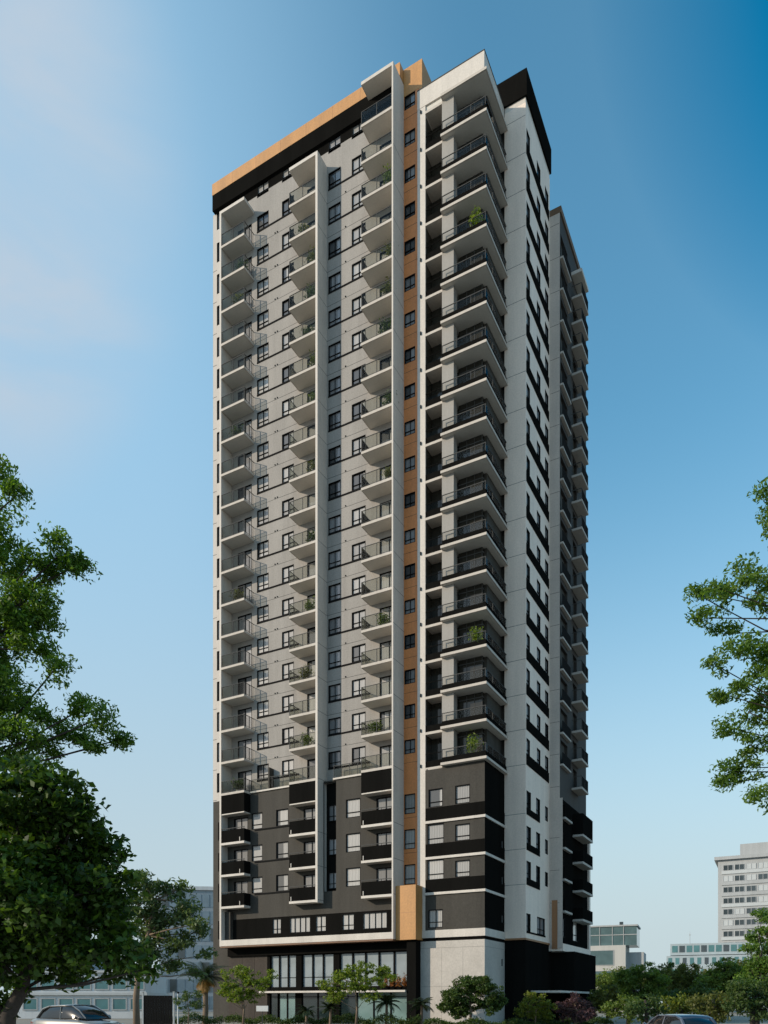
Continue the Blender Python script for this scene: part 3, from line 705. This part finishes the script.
L3 += lobes_at([(800,520,36),(830,580,55),(810,650,45),(800,720,40),(860,680,60),(850,500,50),(810,770,35),(880,600,60)], D, 0, 1.2)
b = at(860, D); tree('leafy_tree', 'airy bright green tree reaching in high from the right edge', 'tree', b, [b, at(862,D,900), at(850,D,760), at(842,D,640), at(840,D,540)], L3, 0, .105, 'right', per=4.0, clump=.25, lpc=85, trunk_r=.11, aspect=.38, twigs=.15, up=.8)
D = 42.
L4 = lobes_at([(142,880,13),(158,896,16),(176,890,12),(186,905,14),(170,918,16),(150,925,18),(192,925,10),(180,940,14),(203,932,7),(206,955,6),(160,948,15),(138,905,16),(172,965,10),(198,972,6),(140,950,18)], D, 0, 1.0)
b = at(137, D); tree('street_tree', 'slender mid green street tree with pale trunk beside the dark gate', 'tree', b, [b, at(136,D,1000), at(138,D,975), at(148,D,935), at(155,D,900)], L4, 0, .30, 'mid', 'barkpale', per=2.2, clump=.5, lpc=32, trunk_r=.2, aspect=.36)

def small_tree(name, label, cat, px, D, lobes, fol, size=.16, stems=1, bark='barkpale', tr=.07, per=3.5, lpc=26, clump=.3, group=None, fork=985):
    b = at(px, D)
    L = lobes_at(lobes, D, 0, .5); L += [(tuple(Vector(c_)+Vector((0,.7,0))), r*.9) for c_, r in L[::2]]
    r_ = tree(name, label, cat, b, [b, at(px+1,D,1010), at(px-1,D,fork)], L, 0, size, fol, bark, per=per, clump=clump, lpc=lpc, trunk_r=tr, group=group)
    return r_
small_tree('small_tree', 'small yellow-green tree with thin forked trunk before the brown stone wall', 'tree', 243, 57, [(230,985,9),(224,975,7),(240,972,9),(252,978,10),(262,984,9),(270,974,6),(236,996,9),(255,996,9),(222,992,6),(246,988,10)], 'bright', .2, tr=.1, per=3.0)
small_tree('small_tree', 'small yellow-green tree with several stems before the shop windows', 'tree', 356, 56, [(352,972,10),(366,968,9),(384,972,9),(394,978,6),(340,978,9),(330,986,8),(322,984,6),(346,990,10),(362,984,11),(378,984,9),(334,997,9),(370,997,9)], 'bright', .2, tr=.1, per=3.0)
small_tree('round_tree', 'round dense green tree before the white stone podium corner', 'tree', 470, 54, [(452,996,12),(465,986,12),(480,984,11),(492,992,11),(498,1002,9),(474,1000,14),(446,1006,8),(488,1008,10),(460,1010,10)], 'round', .2, tr=.11, per=5.0, lpc=34, fork=1000)
small_tree('shrub', 'bright lime green shrub before the black podium wall', 'shrub', 535, 55, [(528,1004,8),(540,1000,8),(550,1006,7),(522,1012,7),(536,1014,9),(548,1016,7),(531,995,5)], 'lime', .19, tr=.06, per=3.5, fork=1005)
small_tree('shrub', 'dusky purple flowering shrub before the black podium wall', 'shrub', 576, 56, [(562,1008,8),(574,1004,9),(588,1008,8),(568,1016,9),(582,1017,9),(592,1016,5),(577,997,5)], 'purple', .17, tr=.06, per=4.0, fork=1005)
small_tree('shrub', 'thin grey-green shrub standing left of the palm by the dark gate', 'shrub', 188, 53, [(180,1000,7),(190,996,7),(196,1004,7),(184,1010,6),(198,994,4)], 'hedge', .16, tr=.05, per=2.6, fork=1005)

# park trees and shrubs on the right, each its own plant
park = [
 ('park_tree','leafy green tree crown below the glass-topped building','tree',640,78,[(628,978,13),(645,972,14),(658,984,12),(636,992,14),(652,996,13)],'park'),
 ('park_tree','olive rounded tree crown below the teal banded building','tree',683,86,[(672,978,12),(686,972,12),(695,982,11),(680,990,14),(694,994,10)],'olive'),
 ('park_tree','dark green narrow tree between the two pale low buildings','tree',664,96,[(660,974,9),(667,966,6),(668,984,9),(660,990,9)],'hedge'),
 ('park_tree','wide fresh green tree left of the tall grey slab block','tree',722,76,[(710,980,13),(724,970,14),(738,976,13),(716,994,13),(732,992,14)],'park'),
 ('park_tree','loose pale green tree overlapping the tall grey slab block','tree',757,48,[(762,915,8),(770,925,12),(758,935,9),(768,945,13),(752,948,6),(762,962,13),(772,965,14),(752,968,8),(750,980,10),(764,982,12)],'right'),
 ('park_tree','deep green leafy tree low in the right bottom corner','tree',752,44,[(742,990,14),(758,996,14),(772,990,14),(746,1008,14),(764,1010,15),(736,1004,10)],'hedge'),
 ('park_shrub','small dark shrub at the foot of the black podium end','shrub',607,68,[(600,996,8),(610,990,8),(606,1006,9),(616,1000,8)],'olive'),
 ('park_shrub','broad olive shrub left of the yellowish shrub','shrub',628,60,[(614,1008,10),(628,1000,11),(640,1006,10),(626,1014,10)],'park'),
 ('park_shrub','yellowish lime shrub just behind the dark car roof','shrub',680,52,[(666,1005,8),(680,1003,9),(692,1006,8),(674,1012,9),(688,1013,9)],'lime'),
 ('park_shrub','dull green shrub right of the dark car roof','shrub',714,48,[(702,1004,11),(716,1000,11),(728,1004,11),(708,1014,11),(722,1014,11)],'olive'),
 ('park_shrub','mid green shrub left of the dark car roof','shrub',646,50,[(636,1008,10),(650,1002,10),(660,1010,9),(645,1015,9)],'hedge'),
 ('park_tree','deep green tree filling the gap above the yellowish shrub','tree',700,68,[(690,996,10),(702,990,11),(712,998,10),(700,1006,10),(676,998,10)],'hedge'),
]
for nm, lb, ct, px, dd, lob, fo in park:
    small_tree(nm, lb, ct, px, dd, lob, fo, .30 if dd > 65 else .24, bark='bark', tr=.16, per=1.7, lpc=34, clump=.5, group='park trees and shrubs on the right', fork=1000)
# far-off trees that close the view between and behind the buildings
for i, (px, dd, w_, h_) in enumerate([(30,120,9,8),(100,128,10,7),(600,130,8,7),(640,140,9,8),(690,150,10,9),(740,135,11,10),(800,120,12,11),(-60,110,12,11)]):
    L = [(tuple(at(px+random.uniform(-1,1)*w_*.5*FPX/dd, dd+random.uniform(-2,2)) + Vector((0,0,random.uniform(.25,.8)*h_))), random.uniform(1.6,2.6)) for _ in range(9)]
    b = at(px, dd)
    lab = ['far green tree behind the silver car','far green tree behind the pale slender trunk','far green tree right beside the black podium','far green tree under the glass-topped building','far green tree under the teal banded building','far green tree under the tall grey slab','far green tree at the right frame edge','far green tree at the left frame edge'][i]
    tree('far_tree', lab, 'tree', b, [b, b+Vector((0,0,h_*.4)), b+Vector((.3,0,h_*.7))], L, 0, .42, 'olive' if i % 2 else 'park', 'bark', per=.8, clump=.9, lpc=26, trunk_r=.25, group='far trees behind the park')

# hedges along the podium foot
def hedge(label, px0, px1, D0, D1, h, fol='hedge', size=.14):
    a, b_ = at(px0, D0), at(px1, D1); Lg = (b_-a).length; dvec = (b_-a).normalized(); nv = Vector((-dvec.y, dvec.x, 0))
    n_ = int(Lg*520); t_ = rng.uniform(0,1,n_)
    hh = h*(.72+.28*np.sin(t_*Lg*2.2)+.12*rng.normal(size=n_))
    zz = hh*rng.uniform(.02,1,n_)**.45; wd = rng.uniform(-.45,.45,n_)
    P = np.array([[*(dvec*(t_[i]*Lg) + nv*wd[i])[:2], zz[i]] for i in range(n_)])
    me = leaves_mesh('foliage', P, size, .5, 0, .6); root = empty('hedge', a); tag(root, label, 'hedge', 'low hedges along the podium'); link('foliage', me, FOL[fol], root)
    st = MB()
    for k in range(int(Lg*1.5)+1):
        p = dvec*(k/1.5); st.tube([p, p+Vector((.03,.02,h*.6))], [.02,.012], 5)
    link('stem', st.mesh('stem'), M['bark'], root)
hedge('low green hedge left under the palm', 150, 222, 60, 59, .9)
hedge('low hedge between the small yellow-green trees', 226, 338, 61, 58, .75)
hedge('low hedge before the glass shop doors', 340, 420, 58, 56, .85)
hedge('low hedge around the white stone corner', 424, 505, 54.5, 53, .6, 'round')
hedge('low hedge along the black podium wall', 508, 610, 54, 60, .6)

def palm(label, px, D, top_py, fl, fol='palm', nf=22, tr=.14, dry=True, seed=1):
    rnd = random.Random(seed); b = at(px, D); tp = at(px, D, top_py); h = tp.z
    root = empty('palm_tree', b); tag(root, label, 'palm tree', 'palms by the podium')
    mb = MB(); zs = np.linspace(0,h,9)
    mb.tube([(0.05*math.sin(z),0,z) for z in zs], [tr*(1.15-.25*z/h)*(1+.06*(k%2)) for k,z in enumerate(zs)], 9); link('trunk', mb.mesh('trunk', True), M['barkpale'], root)
    def fronds(n, e0, e1, scale):
        m = MB()
        for k in range(n):
            az = 2*math.pi*k/n + rnd.uniform(-.2,.2); el = rnd.uniform(e0,e1); L_ = fl*scale*rnd.uniform(.85,1.15)
            pts = []; p = Vector((0,0,h-.05)); e = el
            for s_ in range(9):
                pts.append(p.copy()); p += Vector((math.cos(az)*math.cos(e), math.sin(az)*math.cos(e), math.sin(e)))*L_/8; e -= .17
            side = Vector((-math.sin(az), math.cos(az), 0))
            m.tube(pts, [.018*(1-.09*q) for q in range(9)], 4)
            for s_ in range(1,9):
                for q in range(3):
                    o_ = pts[s_-1].lerp(pts[s_], q/3); wl_ = fl*.28*math.sin(math.pi*min(.95,(s_+q/3)/9.5+.08))
                    dirv = (pts[s_]-pts[s_-1]).normalized()
                    for sg_ in (-1,1):
                        tip = o_ + side*sg_*wl_*.85 + dirv*wl_*.5 + Vector((0,0,-wl_*.35)); wv_ = dirv*.035
                        i = len(m.v); m.v += [tuple(o_-wv_), tuple(o_+wv_), tuple(tip)]; m.f.append((i,i+1,i+2))
        return m
    link('fronds', fronds(nf,-.1,1.25,1).mesh('fronds'), FOL[fol], root)
    if dry: link('dry_fronds', fronds(8,-.75,.0,.55).mesh('dry_fronds'), FOL['dry'], root)
palm('palm with hanging yellow dry fronds at the left foot of the tower', 205, 61, 978, 2.3, nf=30, seed=2, tr=.2)
palm('dark fan palm before the green shop glass', 386, 57, 1003, 1.35, dry=False, seed=3, tr=.1)
palm('dark palm between the shop glass and the white stone corner', 421, 56.5, 1004, 1.3, dry=False, seed=4, tr=.1)
palm('dark little palm near the stems of the middle small tree', 330, 57, 1008, 1.0, dry=False, seed=5, tr=.09)
palm('little palm right of the glass entrance doors', 306, 57.5, 1010, .9, dry=False, seed=6, tr=.09)

# ------------------------------------------------------------------ potted plants on the balconies
def potted(label, u, v, z, h, fol, spread=.45):
    w_ = O + UX*u + VX*v + Vector((0,0,z))
    root = empty('potted_plant', w_); tag(root, label, 'potted plant', 'potted plants on the balconies')
    p = MB(); p.tube([(0,0,0),(0,0,.32)], [.13,.18], 10); link('pot', p.mesh('pot', False), M['pot'], root)
    n_ = 320; P = rng.normal(size=(n_,3))*np.array([spread*.55,spread*.5,h*.22]); P[:,2] += .32+h*.5; P[:,2] = np.maximum(P[:,2], .34)
    link('foliage', leaves_mesh('foliage', P, .24, .35, 0, .2), FOL[fol], root)
    s_ = MB(); s_.tube([(0,0,.3),(.02,0,.3+h*.5)], [.02,.012], 5); link('stem', s_.mesh('stem'), M['bark'], root)
ordn = ['top','second','third','fourth','fifth','sixth','seventh','eighth','ninth','tenth','eleventh','twelfth','thirteenth','fourteenth','fifteenth','sixteenth','seventeenth','lowest']
for k, u, f_, h in ((1,16.9,'park',1.7),(3,17.0,'olive',1.5),(4,16.8,'olive',1.3),(7,17.0,'hedge',1.2),(16,15.6,'park',.9),(5,16.6,'hedge',1.3),(9,16.9,'olive',1.1),(13,16.4,'park',1.0)):
    potted(f'leafy plant on the balcony column beside the brown strip, {ordn[k]} slab from the top', u, .75, LV[k-0], h, f_)
for k, u, f_, h in ((1,8.6,'olive',1.3),(2,9.6,'olive',1.5),(4,9.0,'hedge',1.0),(5,9.7,'lime',1.4),(6,9.7,'park',1.0),(8,9.6,'olive',1.2),(10,9.5,'hedge',1.0),(16,8.8,'park',1.1),(3,9.4,'hedge',1.3),(12,9.2,'park',1.0),(14,8.7,'olive',1.1)):
    potted(f'leafy plant on the middle balcony column, {ordn[k]} slab from the top', u, .8, LV[k], h, f_)
for k, u, f_, h in ((2,1.4,'olive',1.2),(6,1.2,'hedge',1.1),(1,1.8,'hedge',1.1),(11,1.5,'olive',1.0)):
    potted(f'leafy plant on the leftmost balcony column, {ordn[k]} slab from the top', u, .8, LV[k], h, f_)
for k, u, f_, h in ((3,24.0,'bright',1.5),(14,24.0,'bright',1.3),(17,23.7,'bright',1.7)):
    potted(f'bright leafy plant on the corner balconies, {ordn[k]} slab from the top', u, 1.65, LV[k], h, f_, .4)
potted('white-potted shrub on the grey terrace beside the leftmost balcony', 1.5, .7, LV[17], 1.0, 'hedge', .5)
for i, (u, lb) in enumerate(((16.3,'flame red leafy plant on the shop window ledge, leftmost of four'),(16.9,'coral leafy plant on the shop window ledge, second of four'),(17.5,'orange leafy plant on the shop window ledge, third of four'),(18.05,'tallest orange leafy plant on the shop window ledge, rightmost of four'))):
    p_ = O + UX*u + VX*1.2 + Vector((0,0,2.745)); root = empty('flame_plant', p_); tag(root, lb, 'potted plant', 'orange plants on the shop ledge')
    q = MB(); q.box(-.16,.16,-.12,.12,0,.3); link('pot', q.mesh('pot'), M['black'], root)
    n_ = 90; P = rng.normal(size=(n_,3))*np.array([.10,.08,.26]); P[:,2] = np.abs(P[:,2])*1.4+.32
    link('foliage', leaves_mesh('foliage', P, .3, .28, -1.5, 0), FOL['flame'], root)

# ------------------------------------------------------------------ neighbouring buildings
BM = dict(
    blue=glass_mat('blue_curtain_glass', (.22,.30,.36), .12, .8), bluewall=plain('blue_grey_panel', (.28,.33,.37), .7, .1),
    bluepale=plain('blue_pale_panel', (.40,.46,.48), .7, .1, .2), pale=plain('pale_panel', (.60,.62,.63), .7, .1, .2), slab=plain('grey_concrete', (.42,.43,.43), .8, .15, .15),
    teal=glass_mat('teal_glass', (.10,.26,.27), .1, .8), dkglass=glass_mat('dark_window_glass', (.07,.09,.10), .1, .8), frost=plain('roller_blind', (.5,.52,.52), .6, .05),
    greenglass=glass_mat('green_grey_glass', (.14,.22,.23), .1, .8), cream=plain('cream_panel', (.52,.51,.48), .7, .1, .2))
def bwin(parent, plane_boxes, mat, name='window'):
    for bx in plane_boxes:
        f_ = MB(); x0,x1,y0,y1,z0,z1 = bx; t = .12
        f_.box(x0,x0+t,y0-.06,y1,z0,z1); f_.box(x1-t,x1,y0-.06,y1,z0,z1); f_.box(x0+t,x1-t,y0-.06,y1,z0,z0+t); f_.box(x0+t,x1-t,y0-.06,y1,z1-t,z1)
        o_ = f_.build(name, BM['slab'], parent); q = MB(); q.box(x0+t,x1-t,y0-.02,y1,z0+t,z1-t); q.build('pane', mat, o_)
# tall grey slab block, right
D = 216; a = at(718, D); BLD = empty('office_block', a, R(-27)); tag(BLD, 'tall grey slab block with rows of windows at the right edge', 'building')
H_ = 41.3
q = MB(); q.box(0,34,0,14,0,H_); q.build('wall', BM['slab'], BLD)
q = MB(); q.box(-.9,35,-.8,14.6,H_,H_+.9); rf = q.build('roof_slab', BM['slab'], BLD)
q = MB(); q.box(5.5,30,2,12,H_+.9,H_+4.4); q.build('plant_room', BM['slab'], rf)
rng2 = random.Random(5)
wins = 0
for fl in range(12):
    z = H_-2.9-fl*3.05
    q = MB(); q.box(.9,34.05,-.22,0,z-1.05,z-.15); q.build('ledge', BM['slab'] if fl % 3 else BM['frost'], BLD)
    for k in range(8):
        x = 1.3+k*2.9; dk = rng2.random() < .78
        if wins >= 96: continue
        wins += 1
        f_ = MB(); f_.box(x,x+2.5,-.12,0,z-.1,z); f_.box(x,x+.12,-.12,0,z,z+1.45); f_.box(x+2.38,x+2.5,-.12,0,z,z+1.45); f_.box(x+1.19,x+1.31,-.12,0,z,z+1.45)
        o_ = f_.build('window', BM['slab'], BLD); p_ = MB(); p_.box(x+.12,x+1.19,-.05,0,z,z+1.4); p_.box(x+1.31,x+2.38,-.05,0,z,z+1.4); p_.build('pane', BM['dkglass'] if dk else BM['frost'], o_)
# low teal banded building
D = 190; a = at(663, D); BLD = empty('banded_building', a, R(-20)); tag(BLD, 'long low pale building with teal window bands and roof mast', 'building')
for i, (x0, zt) in enumerate(((0,10.4),(.8,13.2),(1.7,16.2))):
    q = MB(); q.box(x0,26,i*.8,12,0 if i == 0 else zt-2.8,zt); o_ = q.build('storey', BM['bluepale'], BLD)
    z0 = zt-2.1
    for k in range(15):
        x = x0+.4+k*1.65
        if x+1.5 > 25.8: continue
        p_ = MB(); p_.box(x,x+(1.25 if i == 2 else .85),i*.8-.06,i*.8+.06,z0,z0+1.6); p_.build('window', BM['teal'] if (k*7+i) % 3 else BM['dkglass'], o_)
    if i == 0:
        for r_ in range(1,3):
            for k in range(8):
                x = .6+k*3.1; p_ = MB(); p_.box(x,x+2.2,-.06,.06,z0-r_*2.8,z0-r_*2.8+1.9); p_.build('window', BM['teal'], o_)
q = MB(); q.tube([(6.2,3,16.2),(6.2,3,19.2)], [.07,.03], 6); q.box(6.0,6.4,2.95,3.05,18.3,18.5); q.build('mast', BM['slab'], BLD)
# glass-topped building just right of the tower
D = 150; a = at(624.5, D); BLD = empty('cube_building', a, R(-22)); tag(BLD, 'pale framed building with set-back dark glass top floor beside the tower', 'building')
q = MB(); q.box(-14,.2,0,9,0,12.9); q.build('wall', BM['cream'], BLD)
q = MB(); q.box(.2,3.4,2.2,9.5,0,11.6); q.build('side_wall', BM['slab'], BLD)
q = MB(); q.box(-13.6,2.2,.9,9,12.9,16.6); tp_ = q.build('glass_storey', BM['greenglass'], BLD)
q = MB(); q.box(-13.8,2.4,.7,9.2,16.6,16.9); rf = q.build('roof', BM['slab'], tp_)
q = MB(); q.box(-1.2,-.5,3,3.6,16.9,17.7); q.build('roof_unit', BM['dkglass'], BLD)
q = MB()
for x in (-11.4,-9.2,-7.0,-4.8,-2.4,-.3): q.box(x,x+.12,.8,.91,12.9,16.6)
q.box(-13.6,2.2,.8,.905,14.9,15.05); q.build('mullion', BM['slab'], tp_)
for z in (9.0,5.0,1.0):
    for x0, x1 in ((-13.2,-9.0),(-7.6,-2.0)): bwin(BLD, [(x0,x1,-.03,.2,z,z+3.0)], BM['greenglass'])
for z in (7.6,4.0): q = MB(); q.box(3.3,3.46,4.0,6.0,z,z+2.2); q.build('window', BM['dkglass'], BLD)
# blue glass tower, left behind the trees
D = 150; a = at(159, D); BLD = empty('glass_tower', a, R(6)); tag(BLD, 'blue-grey glass tower block behind the trees at the left of the main tower', 'building')
q = MB(); q.box(0,30,0,14,0,23.6); q.build('wall', BM['bluewall'], BLD)
q = MB(); q.box(-.3,30.3,-.3,14.3,23.6,24.3); q.build('roof', BM['pale'], BLD)
for r_ in range(7):
    for k in range(9):
        x = .5+k*1.55; z = 20.3-r_*3.3
        p_ = MB(); p_.box(x,x+1.3,-.08,.1,z,z+2.5); p_.build('window', BM['blue'] if (r_*5+k*3) % 7 else BM['dkglass'], BLD)
# low white building with teal windows behind the silver car
D = 84; a = at(18, D); BLD = empty('white_building', a, R(3)); tag(BLD, 'low white building with teal ribbon windows behind the silver car', 'building')
q = MB(); q.box(0,13.6,0,10,0,5.0); q.build('wall', BM['pale'], BLD)
q = MB(); q.box(-6,6.8,1.2,10,5.0,8.3); q.build('upper_wall', BM['bluewall'], BLD)
q = MB(); q.box(-.2,13.8,-.25,10.2,2.55,2.85); q.box(-.2,13.8,-.25,0,5,5.25); q.build('cornice', BM['frost'], BLD)
for z in (.9,3.1):
    for k in range(7): x = .5+k*1.9; bwin(BLD, [(x,x+1.6,-.02,.1,z,z+1.35)], BM['teal'])
for k in range(4): q = MB(); q.box(-1+k*2,k*2+.2,1.1,1.25,6.0,7.4); q.build('window', BM['blue'], BLD)
# dark gate and its posts
D = 58; a = at(142, D); GT = empty('gate', a, R(-4)); tag(GT, 'dark brown boarded gate between pale posts behind the slender street tree', 'gate')
q = MB()
for k in range(11): q.box(.12+k*.2,.3+k*.2,0,.05,.1,2.25)
q.box(.1,2.35,.05,.09,.4,.5); q.box(.1,2.35,.05,.09,1.8,1.9); q.build('board_panel', M['frame'], GT)
for x in (0,2.36): q = MB(); q.box(x,x+.12,-.03,.1,0,2.5); q.box(x-.02,x+.14,-.05,.12,2.5,2.55); q.build('post', BM['slab'], GT)
D = 57; a = at(178, D); LP = empty('bollard_post', a); tag(LP, 'thin pale metal post standing left of the palm', 'post')
q = MB(); q.tube([(0,0,0),(0,0,2.4)], [.06,.05], 8); q.build('shaft', BM['pale'], LP); q = MB(); q.tube([(0,0,2.4),(0,0,2.52)], [.09,.07], 8); q.build('cap', M['frame'], LP)
# small white board on a post before the stone wall
D = 56; a = at(262, D); SG = empty('sign_board', a, R(-20)); tag(SG, 'small blank white board on a post under the left small tree', 'sign')
q = MB(); q.box(-.45,.5,-.03,.03,1.1,1.5); q.build('panel', BM['frost'], SG); q = MB(); q.tube([(0,.05,0),(0,.05,1.4)], [.035,.03], 7); q.build('post', M['rail'], SG)

# ------------------------------------------------------------------ cars
def loft(stations, n=12):
    """stations: list of (x, [(y,z)...half profile from bottom centre to top centre])"""
    m = MB(); rings = []
    for x, prof in stations:
        full = [(x, y, z) for y, z in prof] + [(x, -y, z) for y, z in prof[-2:0:-1]]
        rings.append(len(m.v)); m.v += full; k = len(full)
    for a_, b_ in zip(rings, rings[1:]):
        for j in range(k): j2 = (j+1) % k; m.f.append((a_+j, a_+j2, b_+j2, b_+j))
    m.f.append(tuple(rings[0]+k-1-j for j in range(k))); m.f.append(tuple(rings[-1]+j for j in range(k)))
    return m
def car(name, label, loc, rz, paint, hgt, L=4.6, wid=1.84):
    root = empty(name, loc, rz); tag(root, label, 'car', 'cars on the street')
    hw = wid/2; belt = hgt*.60
    def low(x, zt, wf, zb=.2): return (x, [(0,zb),(hw*wf*.86,zb),(hw*wf*.98,zb+.14),(hw*wf,zt*.62),(hw*wf*.965,zt*.9),(hw*wf*.86,zt),(0,zt+.02)])
    b_ = loft([low(-L/2,belt*.80,.80,.36), low(-L/2+.08,belt*.96,.88,.28), low(-L*.38,belt*1.02,.98), low(-L*.2,belt*1.0,1.0), low(L*.05,belt*.98,1.0), low(L*.22,belt*.96,1.0), low(L*.36,belt*.88,.98), low(L*.45,belt*.76,.93,.22), low(L/2-.04,belt*.62,.82,.25), low(L/2,belt*.5,.74,.3)])
    body = link('body', b_.mesh('body', True), paint, root)
    gw = hw*.86; rw = hw*.66
    def gh(x, zt, wb, wt): return (x, [(0,belt-.03),(wb,belt-.03),(wb*.985,belt+.05),((wb+wt)/2,(belt+zt)/2+.03),(wt*1.03,zt-.04),(wt*.9,zt),(0,zt+.025)])
    c_ = loft([gh(-L*.44,belt+.04,gw*.84,gw*.8), gh(-L*.34,hgt*.88,gw*.93,rw*.95), gh(-L*.24,hgt*.965,gw,rw), gh(-L*.04,hgt-.03,gw,rw*1.02), gh(L*.08,hgt*.97,gw,rw*.98), gh(L*.19,hgt*.83,gw*.97,rw*.98), gh(L*.29,belt+.04,gw*.93,gw*.86)])
    link('greenhouse', c_.mesh('greenhouse', True), CARGLASS, root)
    def rf(x, zt, wt): return (x, [(0,zt-.02),(wt*.92,zt-.035),(wt*1.06,zt-.05),(wt*1.08,zt-.02),(wt*.98,zt+.015),(wt*.8,zt+.028),(0,zt+.045)])
    r_ = loft([rf(-L*.33,hgt*.89,rw*.95), rf(-L*.24,hgt*.965,rw), rf(-L*.04,hgt-.03,rw*1.02), rf(L*.08,hgt*.97,rw*.98)]); link('roof', r_.mesh('roof', True), paint, root)
    pl = MB()
    for s_ in (-1,1):
        pl.tube([(L*.29,s_*gw*.9,belt+.02),(L*.19,s_*rw*1.07,hgt*.82),(L*.08,s_*rw*1.03,hgt*.965)], [.035,.035,.03], 6)
        pl.tube([(-L*.42,s_*gw*.86,belt+.04),(-L*.34,s_*rw*1.03,hgt*.87),(-L*.24,s_*rw*1.03,hgt*.955)], [.06,.06,.04], 6)
        pl.tube([(-L*.05,s_*gw*.995,belt),(-L*.07,s_*rw*1.1,hgt*.94)], [.03,.03], 6)
    link('pillar', pl.mesh('pillar'), paint, root)
    for s_ in (-1,1):
        q = MB(); q.tube([(-L/2+.02,s_*hw*.5,belt*.78),(-L/2+.12,s_*hw*.86,belt*.80)], [.07,.06], 7); q.build('tail_light', CARRED, root)
        q = MB(); q.tube([(L/2-.1,s_*hw*.5,belt*.66),(L*.44,s_*hw*.87,belt*.72)], [.06,.07], 7); q.build('headlight', BM['frost'], root)
        q = MB(); q.tube([(L*.2,s_*hw*.9,belt+.03),(L*.2,s_*hw*1.12,belt+.1)], [.05,.09], 7); q.build('mirror', paint, root)
        for x in (-L*.3, L*.31):
            y0 = s_*hw*.98; q = MB(); q.tube([(x,y0-s_*.22,.33),(x,y0,.33)], [.33,.33], 18); wh = empty('wheel', (0,0,0)); 
            bpy.data.objects.remove(wh)
            o_ = link('wheel', q.mesh('wheel', False), TYRE, root)
            q = MB(); q.tube([(x,y0-.01*s_,.33),(x,y0+s_*.02,.33)], [.21,.19], 16); q.build('rim', BM['slab'], o_)
    return root
CARGLASS = glass_mat('car_glass', (.015,.017,.019), .05, .8); TYRE = plain('tyre_rubber', (.02,.02,.02), .8)
CARRED = glass_mat('tail_lens', (.35,.02,.02), .2, .6)
def paint(name, col, metal=.5):
    m = plain(name, col, .32, .04, .5, metal); b_ = m.node_tree.nodes['Principled BSDF']; b_.inputs['Coat Weight'].default_value = 1; b_.inputs['Coat Roughness'].default_value = .05; return m
p_ = at(78, 36); car('parked_car', 'silver car with dark sloping windscreen under the left trees', p_, R(-28), paint('silver_paint', (.19,.18,.165), .35), 1.63)
p_ = at(677, 30); car('parked_car', 'dark blue-grey car of which only the roof shows at lower right', p_, R(95), paint('dark_paint', (.10,.11,.14), .2), 1.27, wid=1.7)
